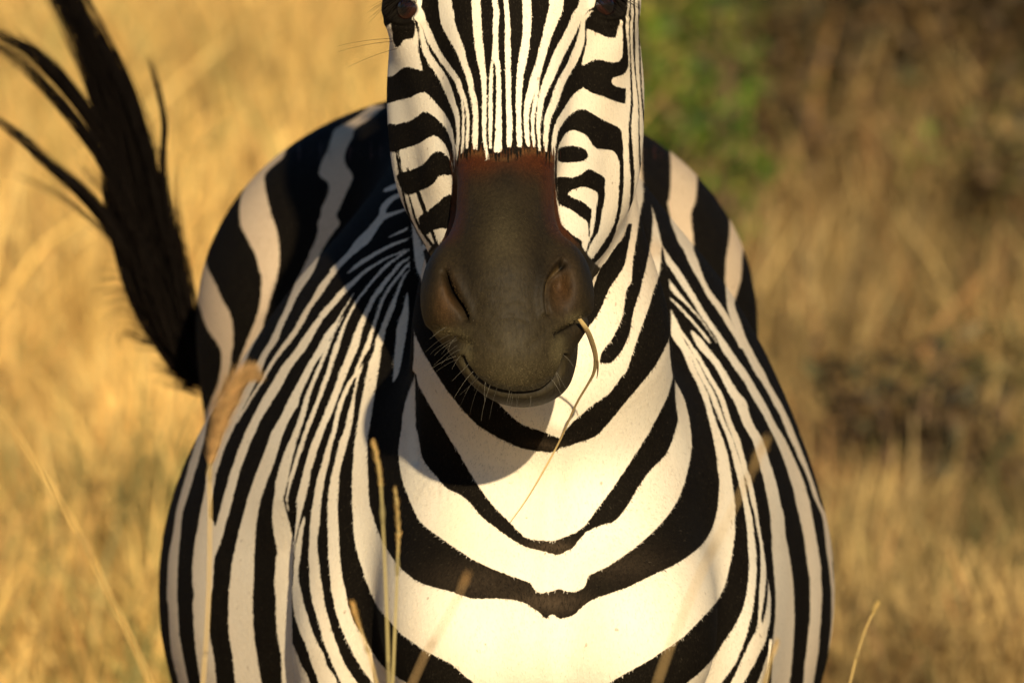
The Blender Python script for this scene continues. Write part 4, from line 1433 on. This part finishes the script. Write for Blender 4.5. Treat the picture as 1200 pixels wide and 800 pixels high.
def lock(guide, Y, n, spread=1.0, t0=(0.0, 0.35), t1=(0.55, 1.0), r=0.0011, fray=0.1):
    """hairs that follow a guide; guide rows are x, y and half width of the lock"""
    g = catmull(np.array(guide, float), 6)
    tt = np.linspace(0, 1, len(g))
    for _ in range(n):
        a_, b_ = rng.uniform(*t0), rng.uniform(*t1)
        s_ = np.linspace(a_, b_, 16)
        cx = np.interp(s_, tt, g[:, 0])
        cy = np.interp(s_, tt, g[:, 1])
        hw = np.interp(s_, tt, g[:, 2])
        d_ = np.stack([np.gradient(cx), np.gradient(cy)], 1)
        d_ /= np.linalg.norm(d_, axis=1)[:, None]
        u_ = np.clip(rng.normal() * 0.48, -1, 1) * spread
        fr = (s_ - a_) / (b_ - a_)
        off = u_ * hw * (1 + fray * rng.normal() * fr ** 2) + rng.normal() * 3 * fr ** 2
        x_ = cx - d_[:, 1] * off
        y_ = cy + d_[:, 0] * off
        dy_ = rng.normal() * 0.018
        P = np.array([pt(x_[q], y_[q], Y + dy_ * (0.4 + 0.6 * fr[q])) for q in range(16)])
        c = rng.uniform(0.6, 1.4)
        tail.add(P, r * np.linspace(1.0, 0.25, 16), (0.0055 * c, 0.0035 * c, 0.0022 * c))


TY = 1.72
MAIN = [(232, 452, 10), (222, 430, 20), (208, 400, 29), (196, 365, 35), (186, 330, 37), (176, 290, 37), (165, 250, 35), (157, 205, 32), (144, 150, 29),
        (128, 100, 27), (105, 50, 24), (80, 0, 22), (50, -50, 20), (15, -100, 18), (-25, -150, 12)]
lock(MAIN, TY, 620, 0.9, (0.0, 0.45), (0.5, 1.0), 0.0010, 0.2)
for q in range(95):          # the switch breaks up into separate wisps
    sh_, wd_ = max(-0.95, min(0.95, rng.normal() * 0.62)), rng.uniform(0.04, 0.12)
    bend = rng.normal() * 5
    G_ = []
    for r_i, (mx_, my_, mw_) in enumerate(MAIN):
        f_ = r_i / len(MAIN)
        G_.append((mx_ + sh_ * mw_ * 1.12 + bend * math.sin(f_ * 5 + q), my_ + sh_ * mw_ * 0.45, mw_ * wd_ + 1))
    e0 = rng.uniform(0.45, 0.95)
    lock(G_, TY + rng.normal() * 0.02, 14, 1.0, (0.0, 0.3), (e0 - 0.25, e0), 0.0007, 0.5)
lock([(215, 425, 8), (185, 330, 10), (158, 250, 10), (128, 175, 9), (98, 128, 9), (62, 84, 9), (30, 56, 8), (0, 41, 7), (-40, 26, 6)], TY - 0.02, 130, 1.0, (0.0, 0.3), (0.6, 1.0), 0.0010, 0.3)
lock([(215, 425, 8), (185, 330, 8), (155, 252, 8), (120, 188, 7), (88, 142, 7), (55, 104, 6), (25, 74, 6), (-5, 56, 5), (-40, 45, 4)], TY - 0.03, 90, 1.0, (0.0, 0.3), (0.55, 1.0), 0.0009, 0.3)
lock([(200, 400, 8), (165, 320, 8), (140, 280, 8), (118, 250, 8), (88, 218, 7), (55, 190, 6), (28, 163, 6), (0, 141, 5), (-40, 115, 4)], TY - 0.03, 80, 1.0, (0.0, 0.35), (0.6, 1.0), 0.0010, 0.2)
lock([(200, 400, 6), (165, 330, 5), (140, 290, 5), (112, 262, 5), (80, 236, 6), (45, 215, 7), (5, 200, 8)], TY - 0.03, 16, 1.0, (0.0, 0.35), (0.5, 1.0), 0.0006, 0.3)
lock([(205, 390, 6), (170, 300, 6), (142, 250, 6), (122, 222, 6), (104, 200, 6), (84, 168, 6)], TY - 0.03, 22, 1.3, (0.0, 0.35), (0.5, 1.0), 0.0006, 0.3)
lock([(215, 400, 6), (205, 300, 6), (196, 240, 5), (191, 190, 4), (193, 150, 3), (188, 115, 2.5), (178, 80, 2), (172, 62, 2)], TY - 0.02, 40, 1.0, (0.0, 0.4), (0.6, 1.0), 0.0008)
lock([(222, 400, 6), (214, 330, 6), (206, 270, 7), (202, 215, 6), (201, 170, 5)], TY, 22, 1.2, (0.0, 0.4), (0.5, 1.0), 0.0006)
lock([(228, 420, 5), (222, 360, 6), (214, 310, 8), (208, 262, 9), (206, 225, 9)], TY, 20, 1.2, (0.0, 0.4), (0.4, 1.0), 0.0006)
for (gx_, gy_) in ((120, 300), (112, 325), (105, 350), (118, 372), (135, 398), (150, 415)):
    lock([(218, 432, 7), (198 - 4, 395 + (gy_ - 350) * 0.15, 9), (170, 370 + (gy_ - 350) * 0.45, 10), (145, 345 + (gy_ - 350) * 0.75, 11), (gx_, gy_, 12)],
         TY - 0.02, 26, 1.3, (0.0, 0.4), (0.35, 1.0), 0.0006, 0.3)
lock([(240, 462, 5), (222, 452, 6), (200, 444, 8), (178, 436, 8)], TY - 0.02, 50, 1.4, (0.0, 0.4), (0.4, 1.0), 0.0006)
lock([(235, 450, 5), (215, 438, 6), (195, 430, 7), (172, 424, 7)], TY - 0.02, 40, 1.4, (0.0, 0.4), (0.5, 1.0), 0.0006)
tag(tail.build("tail_hair", mat_hair, zebra), kind="stuff")

# ------------------------------------------------------------------ grass stems
mat_straw = mat_tint("dry_straw", 0.5, 0.25, 90, 0.3, 0.25, (1, 1, 0.2))
mat_seed = mat_tint("seed_bristles", 0.6, 0.3, 120, 0.2, 0.35)

# blade held in the mouth
bl = Strands()
mouth_p, _n = surf(678, 382, True)
touch, tn = surf(657, 516, False)
end_p, en = surf(598, 611, False)
pts_ = [(679, 374), (686, 384), (692, 396), (698, 418), (696, 436), (689, 450), (675, 474), (657, 514), (640, 546), (618, 583), (598, 611)]
wid = [5, 6.5, 6.8, 6.0, 4.0, 3.0, 2.8, 2.4, 2.0, 1.5, 0.8]
P = []
for q, (x_, y_) in enumerate(pts_):
    if y_ < 514:
        t_ = (y_ - 379) / (514 - 379)
        Y_ = mouth_p[1] - 0.012 + (touch[1] - mouth_p[1] + 0.004) * max(t_, 0) ** 1.0
    else:
        Y_ = surf(x_, y_, False)[0][1] - 0.010
    P.append(pt(x_, y_, Y_))
P = catmull(np.hstack([np.array(P), np.array(wid)[:, None]]), 5)
bl.add(P[:, :3], P[:, 3] * kpx(-0.25) * 0.5, (0.70, 0.52, 0.22), 6, flat=(0.15, 1, 0.1))
sh_a = P[16:24, :3] + np.array([0.0012, -0.0008, 0.0])
bl.add(sh_a + np.linspace(0, 1, 8)[:, None] * np.array([0.004, -0.002, 0.001]), np.linspace(0.0012, 0.0003, 8), (0.48, 0.30, 0.10), 4)
o = bl.build("grass_straw", mat_straw)
tag(o, "curled dry yellow grass blade hanging from the zebra's lips over its breast", "grass blade")


def stem(px_pts, Y, w, col, label, head=None, headcol=(0.55, 0.30, 0.09), lean=0.0):
    """a stalk that grows from the ground through measured places; head = (first, last, width, bristles)"""
    root_px = px_pts[-1][0] + (px_pts[-1][0] - px_pts[-2][0]) * lean
    top_to_bottom = [pt(x_, y_, Y) for x_, y_ in px_pts]
    low_ = top_to_bottom[-1]
    slope = (top_to_bottom[-1] - top_to_bottom[-2])
    slope = slope[0] / abs(slope[2]) if abs(slope[2]) > 1e-6 else 0
    rest = [np.array([low_[0] + slope * low_[2] * (f_ - 0.45 * f_ * f_) * (1 if abs(slope) < .5 else .6), Y, low_[2] * (1 - f_)]) for f_ in (0.25, 0.5, 0.75, 1.0)]
    G = catmull(np.array(top_to_bottom + rest), 5)
    root = empty("tall_grass", G[-1])
    tag(root, label, "grass stem", "tall dry grass stems round the zebra")
    s = Strands()
    rad = w * kpx(Y) * 0.5
    s.add(G, np.linspace(rad * 0.45, rad * 0.95, len(G)), col, 6)
    for nd_ in (int(len(G) * 0.35), int(len(G) * 0.62)):          # nodes of the stalk
        s.add(G[nd_ - 1:nd_ + 2], np.array([rad * 0.8, rad * 1.35, rad * 0.8]), np.array(col) * 0.6, 6)
    s.build("stalk", mat_straw, root)
    if head:
        n_first, n_last, hw, nb = head
        g = catmull(np.array(px_pts[n_first:n_last + 1], float), 8)
        h = Strands()
        tt = np.linspace(0, 1, len(g))
        for _ in range(nb):
            t_ = rng.uniform(0, 1)
            cx, cy = np.interp(t_, tt, g[:, 0]), np.interp(t_, tt, g[:, 1])
            i_ = min(int(t_ * (len(g) - 1)), len(g) - 2)
            up = g[i_] - g[i_ + 1]
            up = up / (np.linalg.norm(up) + 1e-6)
            ang = rng.uniform(0, 2 * math.pi)
            prof = (math.sin(math.pi * (0.12 + 0.80 * t_)) ** 0.7)
            c3 = pt(cx, cy, Y)
            up3 = np.array([up[0], 0, -up[1]])
            side3 = np.cross(up3, [0, 1, 0])
            dirv = up3 * rng.uniform(0.7, 1.3) + (side3 * math.cos(ang) + np.array([0, 1, 0]) * math.sin(ang)) * rng.uniform(0.3, 0.8)
            dirv /= np.linalg.norm(dirv)
            Lb = hw * kpx(Y) * prof * rng.uniform(0.6, 1.2)
            c_ = rng.uniform(0.65, 1.3)
            P_ = np.array([c3, c3 + dirv * Lb * 0.5, c3 + dirv * Lb + up3 * Lb * 0.15])
            h.add(P_, np.array([0.5, 0.35, 0.1]) * 0.0008, np.array(headcol) * c_)
        h.build("seed_head", mat_seed, root)
    return root


YF = -1.5
straw = (0.66, 0.47, 0.19)
stem([(292, 440), (278, 450), (263, 480), (253, 512), (246, 545), (246, 600), (245, 680), (241, 760), (238, 800)], YF, 5.0, straw,
     "tall stem with drooping fluffy tan seed head before the zebra's left flank", (0, 4, 28, 1500), (0.66, 0.42, 0.17))
stem([(437, 517), (441, 532), (445, 555), (447, 580), (450, 640), (453, 710), (455, 775)], YF + 0.3, 5.0, (0.50, 0.40, 0.16),
     "upright grass stem with the taller narrow ear of the pair before the shoulder", (0, 3, 8, 160), (0.74, 0.50, 0.18))
stem([(463, 572), (466, 600), (467, 630), (466, 655), (464, 710), (461, 780)], YF + 0.4, 4.6, (0.50, 0.40, 0.16),
     "upright grass stem with the shorter narrow ear of the pair before the shoulder", (0, 3, 8, 160), (0.74, 0.50, 0.18))
stem([(412, 706), (417, 722), (424, 742), (432, 765), (440, 795)], YF + 0.2, 4.5, straw,
     "short grass stem whose pale tip leans left over a dark shoulder stripe", (0, 2, 9, 120), (0.72, 0.46, 0.15))
stem([(548, 672), (540, 692), (525, 722), (502, 762), (484, 798)], YF - 0.8, 4.2, (0.58, 0.38, 0.16),
     "thin blurred grass stem slanting across the middle of the breast", (0, 1, 7, 60), (0.55, 0.33, 0.12))
stem([(899, 512), (886, 540), (868, 578), (846, 622), (818, 678), (792, 742), (770, 800)], YF - 1.0, 4.2, (0.62, 0.42, 0.17),
     "long blurred grass stem leaning right across the zebra's breast to its flank", (0, 2, 9, 120), (0.62, 0.42, 0.17))
stem([(911, 750), (904, 772), (896, 800)], YF, 4.6, (0.66, 0.46, 0.17),
     "short yellow grass tip in front of the lower right flank stripes", (0, 1, 7, 60), (0.70, 0.48, 0.18))
stem([(1029, 706), (1018, 728), (1008, 755), (996, 800)], 0.9, 4.0, (0.62, 0.44, 0.16),
     "green-gold grass stem standing right of the zebra's belly", (0, 1, 8, 70), (0.62, 0.46, 0.16))
stem([(-30, 450), (8, 492), (45, 548), (92, 624), (132, 706), (172, 790)], -2.2, 6.0, (0.70, 0.46, 0.14),
     "long bent golden grass stem standing left of the zebra's belly")

# ------------------------------------------------------------------ ground
mg, ntg, bgd = principled("savanna_soil", 0.95)
tg = nd(ntg, "ShaderNodeTexCoord")
n1 = nd(ntg, "ShaderNodeTexNoise")
n1.inputs["Scale"].default_value = 1.6
n1.inputs["Detail"].default_value = 6
rg = nd(ntg, "ShaderNodeValToRGB")
rg.color_ramp.elements[0].position = 0.35
rg.color_ramp.elements[0].color = (0.14, 0.085, 0.038, 1)
rg.color_ramp.elements[1].position = 0.68
rg.color_ramp.elements[1].color = (0.36, 0.24, 0.10, 1)
ntg.links.new(tg.outputs["Object"], n1.inputs["Vector"])
ntg.links.new(n1.outputs["Fac"], rg.inputs[0])
ntg.links.new(rg.outputs[0], bgd.inputs["Base Color"])
nb_ = nd(ntg, "ShaderNodeBump")
nb_.inputs["Distance"].default_value = 0.05
n2 = nd(ntg, "ShaderNodeTexNoise")
n2.inputs["Scale"].default_value = 14
n2.inputs["Detail"].default_value = 5
ntg.links.new(tg.outputs["Object"], n2.inputs["Vector"])
ntg.links.new(n2.outputs["Fac"], nb_.inputs["Height"])
ntg.links.new(nb_.outputs[0], bgd.inputs["Normal"])
gs = np.concatenate([-np.geomspace(900, 8, 14), np.linspace(-6, 6, 9), np.geomspace(8, 900, 14)])
gx, gy = np.meshgrid(gs, gs + 10)
gz = np.where(np.hypot(gx, gy - 10) > 20, 0.10 * np.sin(gx * 0.05) * np.cos(gy * 0.04), 0.0)
gv = np.stack([gx, gy, gz], -1).reshape(-1, 3)
m_n = len(gs)
ii_ = np.arange(m_n - 1)[:, None] * m_n + np.arange(m_n - 1)[None, :]
gf = np.stack([ii_, ii_ + 1, ii_ + m_n + 1, ii_ + m_n], -1).reshape(-1, 4)
tag(new_mesh_object("ground", gv, gf, mg), kind="structure")


# ------------------------------------------------------------------ the dry grass
def vnoise(x, y, s, seed):
    r_ = np.random.default_rng(seed)
    tab = r_.uniform(0, 1, (64, 64))
    u_, v_ = x / s + 31.7, y / s + 17.3
    i_, j_ = np.floor(u_).astype(int), np.floor(v_).astype(int)
    fu, fv = u_ - i_, v_ - j_
    fu, fv = fu * fu * (3 - 2 * fu), fv * fv * (3 - 2 * fv)
    g_ = lambda a, b: tab[a % 64, b % 64]
    return (g_(i_, j_) * (1 - fu) + g_(i_ + 1, j_) * fu) * (1 - fv) + (g_(i_, j_ + 1) * (1 - fu) + g_(i_ + 1, j_ + 1) * fu) * fv


def grass(name, n, y0, y1, hmin, hmax, wmul, margin, palette, keep, leanm=1.0):
    Y_ = y0 + (y1 - y0) * rng.uniform(0, 1, n) ** 0.9
    half = 0.0475 * (Y_ + DIST) + 0.35
    wide = rng.uniform(0, 1, n) < 0.36
    X_ = rng.uniform(-1, 1, n) * np.where(wide, half + margin + 0.14 * np.maximum(Y_, 0), half)
    cl = vnoise(X_, Y_, 0.35, 3) * 0.55 + vnoise(X_, Y_, 0.12, 5) * 0.45
    k_ = keep(X_, Y_, cl)
    X_, Y_, cl = X_[k_], Y_[k_], cl[k_]
    n = len(X_)
    H_ = (hmin + (hmax - hmin) * rng.uniform(0, 1, n)) * (0.45 + 1.1 * cl) * (1 - 0.30 * east_of(X_, Y_))
    W_ = rng.uniform(0.0016, 0.0042, n) * wmul
    th = rng.uniform(0, 2 * math.pi, n)
    lean = (np.abs(rng.normal(0, 0.34, n)) + 0.10) * leanm
    dx, dy = np.cos(th), np.sin(th)
    fa = rng.uniform(0, math.pi, n)
    wx, wy = np.cos(fa), np.sin(fa)
    ts = np.array([0, 0.35, 0.7, 1.0])
    wd = np.array([1.0, 0.9, 0.65, 0.12])
    vv = np.empty((n, 8, 3))
    for q, (t_, w_) in enumerate(zip(ts, wd)):
        cx = X_ + dx * lean * H_ * t_ ** 2
        cy = Y_ + dy * lean * H_ * t_ ** 2
        cz = H_ * t_ * (1 - 0.30 * np.minimum(lean, 1.6) * t_)
        for s_, sg in ((0, -1), (1, 1)):
            vv[:, q * 2 + s_, 0] = cx + sg * wx * W_ * w_
            vv[:, q * 2 + s_, 1] = cy + sg * wy * W_ * w_
            vv[:, q * 2 + s_, 2] = cz
    bq = np.arange(n)[:, None, None] * 8
    fq = np.array([[0, 1, 3, 2], [2, 3, 5, 4], [4, 5, 7, 6]])[None]
    ff = (bq + fq).reshape(-1, 4)
    colr = palette(X_, Y_, cl, n)
    o = new_mesh_object(name, vv.reshape(-1, 3), ff, mat_grass, cols={"tint": np.repeat(colr, 8, axis=0)})
    return tag(o, kind="stuff")


mat_grass = mat_tint("dry_grass_blades", 0.6, 0.25, 3.0, 0.25, 0.3)
PAL = np.array([(0.30, 0.27, 0.09), (0.64, 0.41, 0.125), (0.72, 0.49, 0.155), (0.80, 0.57, 0.20), (0.72, 0.47, 0.15), (0.56, 0.31, 0.10), (0.20, 0.19, 0.08)])
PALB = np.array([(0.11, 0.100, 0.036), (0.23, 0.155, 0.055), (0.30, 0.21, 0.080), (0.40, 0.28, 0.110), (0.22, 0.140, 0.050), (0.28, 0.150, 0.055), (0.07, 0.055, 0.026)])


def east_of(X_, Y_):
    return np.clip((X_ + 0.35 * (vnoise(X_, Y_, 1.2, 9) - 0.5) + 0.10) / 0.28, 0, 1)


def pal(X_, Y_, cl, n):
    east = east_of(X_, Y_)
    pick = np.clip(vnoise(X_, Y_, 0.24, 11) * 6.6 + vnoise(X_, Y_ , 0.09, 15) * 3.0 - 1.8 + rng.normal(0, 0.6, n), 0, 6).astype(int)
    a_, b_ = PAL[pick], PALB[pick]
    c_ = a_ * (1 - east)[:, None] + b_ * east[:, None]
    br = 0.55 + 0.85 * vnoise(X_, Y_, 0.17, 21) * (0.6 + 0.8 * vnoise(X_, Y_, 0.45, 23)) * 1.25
    far = np.clip((Y_ - 15) / 14, 0, 1)[:, None]
    c_ = c_ * (1 - far * np.array([0.22, 0.34, 0.36]))
    br = br * (1 + east * (vnoise(X_, Y_, 0.13, 31) - 0.5) * 1.3)
    return c_ * (br * rng.uniform(0.8, 1.2, n))[:, None]


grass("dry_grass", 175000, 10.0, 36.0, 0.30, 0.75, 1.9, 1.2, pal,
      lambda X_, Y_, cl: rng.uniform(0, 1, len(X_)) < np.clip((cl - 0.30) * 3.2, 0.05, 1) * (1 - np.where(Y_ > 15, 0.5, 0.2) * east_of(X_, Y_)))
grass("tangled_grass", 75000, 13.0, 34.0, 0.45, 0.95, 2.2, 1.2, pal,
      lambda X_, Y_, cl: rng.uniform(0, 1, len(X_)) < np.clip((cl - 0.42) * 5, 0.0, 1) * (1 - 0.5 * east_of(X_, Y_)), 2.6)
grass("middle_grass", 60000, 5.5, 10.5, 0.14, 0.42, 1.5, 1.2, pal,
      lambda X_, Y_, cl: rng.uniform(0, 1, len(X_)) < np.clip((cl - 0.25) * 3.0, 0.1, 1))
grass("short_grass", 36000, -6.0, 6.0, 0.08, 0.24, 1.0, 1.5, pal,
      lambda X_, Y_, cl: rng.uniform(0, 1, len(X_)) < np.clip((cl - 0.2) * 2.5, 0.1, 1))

# ------------------------------------------------------------------ shrubs beyond the zebra
mat_leaf = mat_tint("shrub_leaves", 0.6, 0.35, 9.0, 0.3, 0.25)
mat_twig = mat_tint("shrub_twigs", 0.8, 0.3, 30, 0.2)


def shrub(name, label, X_, Y_, r, h, n, cols, leaf, zlow=0.05, group="bushes in the dry grass behind the zebra"):
    root = empty(name, (X_, Y_, 0))
    tag(root, label, "bush", group)
    tw, centres = Strands(), []
    for _ in range(int(14 + 26 * r)):
        a_ = rng.uniform(0, 2 * math.pi)
        rr = r * math.sqrt(rng.uniform(0, 1))
        tip = np.array([X_ + rr * math.cos(a_), Y_ + rr * math.sin(a_), h * rng.uniform(0.45, 1.0) * (1 - 0.35 * (rr / r) ** 2)])
        b_ = np.array([X_ + 0.15 * rr * math.cos(a_), Y_ + 0.15 * rr * math.sin(a_), 0])
        s_ = np.linspace(0, 1, 7)[:, None]
        P_ = b_ + (tip - b_) * s_ + np.array([0, 0, 0.12 * h]) * (s_ * (1 - s_)) + rng.normal(0, 0.012, (7, 3))
        P_[0, 2] = 0
        tw.add(P_, np.linspace(0.008, 0.002, 7), np.array([0.16, 0.10, 0.055]) * rng.uniform(0.6, 1.3), 4)
        for q in (2, 3, 4, 5, 6):
            centres.append((P_[q], 0.05 + 0.10 * r))
    tw.build("branches", mat_twig, root)
    ci = rng.integers(0, len(centres), n)
    C_ = np.array([centres[q][0] for q in ci]) + rng.normal(0, 1, (n, 3)) * np.array([centres[q][1] for q in ci])[:, None] * 0.6
    C_[:, 2] = np.maximum(C_[:, 2], zlow)
    u_ = rng.normal(0, 1, (n, 3))
    u_ /= np.linalg.norm(u_, axis=1)[:, None]
    v_ = np.cross(u_, rng.normal(0, 1, (n, 3)))
    v_ /= np.linalg.norm(v_, axis=1)[:, None]
    L_ = leaf * rng.uniform(0.6, 1.4, n)[:, None]
    vv = np.stack([C_ - u_ * L_, C_ + v_ * L_ * 0.4, C_ + u_ * L_, C_ - v_ * L_ * 0.4], 1).reshape(-1, 3)
    ff = np.arange(n * 4).reshape(-1, 4)
    clump = rng.uniform(0.6, 1.35, len(centres))[ci]
    cc = np.array(cols)[rng.integers(0, len(cols), n)] * (clump * rng.uniform(0.8, 1.2, n))[:, None]
    new_mesh_object("foliage", vv, ff, mat_leaf, root, smooth=False, cols={"tint": np.repeat(cc, 4, axis=0)})
    return root


GREEN = [(0.085, 0.160, 0.012), (0.120, 0.190, 0.016), (0.030, 0.060, 0.008), (0.170, 0.170, 0.025)]
BROWN = [(0.090, 0.054, 0.022), (0.062, 0.040, 0.018), (0.13, 0.078, 0.028), (0.070, 0.062, 0.024), (0.035, 0.027, 0.014)]
OLIVE = [(0.080, 0.072, 0.022), (0.11, 0.080, 0.026), (0.060, 0.060, 0.018), (0.12, 0.070, 0.022)]


def at(px, Y):
    return (px - 600) * kpx(Y)


shrub("green_bush", "fresh green leafy bush just right of the zebra's head", at(772, 14), 14.0, 0.22, 1.08, 1500, GREEN, 0.030)
shrub("green_bush", "small yellow-green bush between the green bush and the brown bushes", at(880, 17.5), 17.5, 0.24, 1.25, 2200, GREEN[1:] + OLIVE[:2], 0.028)
shrub("brown_bush", "dark brown bush at the top right corner of the view", at(1060, 17), 17.0, 0.50, 1.45, 8000, BROWN, 0.030)
shrub("brown_bush", "tall dark brown bush leaning behind the yellow-green bush", at(930, 20), 20.0, 0.50, 1.65, 7500, BROWN, 0.032)
shrub("brown_bush", "olive brown bush in the middle of the right side", at(965, 14), 14.0, 0.20, 0.70, 1300, OLIVE + BROWN[:3], 0.026)
shrub("brown_bush", "low shadowy brown bush right of the zebra's flank", at(1085, 8.6), 8.6, 0.20, 0.44, 1300, BROWN[1:], 0.022)
shrub("brown_bush", "olive bush at the far right edge of the view", at(1195, 13), 13.0, 0.20, 0.72, 1400, OLIVE + BROWN[:2], 0.026)
shrub("brown_bush", "dark bush between the fresh green bush and the olive brown bush", at(862, 14.5), 14.5, 0.16, 0.80, 1300, BROWN, 0.026)
shrub("brown_bush", "rusty brown bush at the upper right end of the view", at(1190, 19), 19.0, 0.50, 1.40, 4200, BROWN, 0.030)
shrub("brown_bush", "broad dark bush far behind the other brown bushes", at(1050, 25), 25.0, 0.9, 1.8, 6000, BROWN, 0.038)
shrub("olive_bush", "sparse olive bush left of the zebra behind its raised tail", at(40, 20), 20.0, 0.26, 1.0, 1600, OLIVE, 0.026)
shrub("olive_bush", "sparse olive bush in the golden grass above the zebra's rump", at(310, 22), 22.0, 0.30, 0.95, 900, OLIVE, 0.026)
shrub("olive_bush", "faint olive tuft between the zebra's tail tip and its rump", at(195, 25), 25.0, 0.22, 1.15, 900, OLIVE, 0.028)
shrub("olive_bush", "faint olive tuft low at the left edge of the view", at(30, 15), 15.0, 0.16, 0.62, 600, OLIVE, 0.024)
shrub("olive_bush", "faint olive tuft just left of the zebra's forehead", at(400, 24), 24.0, 0.22, 1.05, 700, OLIVE, 0.028)
shrub("olive_bush", "faint olive tuft between the tail and the drooping seed head", at(150, 16), 16.0, 0.12, 0.60, 450, OLIVE, 0.022)
shrub("green_bush", "scattered low green bush between the fresh green bush and the dark corner", at(850, 13), 13.0, 0.10, 0.86, 420, GREEN, 0.026)
shrub("green_bush", "isolated small green bush low among the brown grass at right", at(1070, 14), 14.0, 0.09, 0.66, 260, GREEN[:2] + OLIVE[:1], 0.024)
shrub("olive_bush", "grey olive bush low at the right edge of the view", at(1150, 9.5), 9.5, 0.15, 0.36, 700, OLIVE, 0.022)
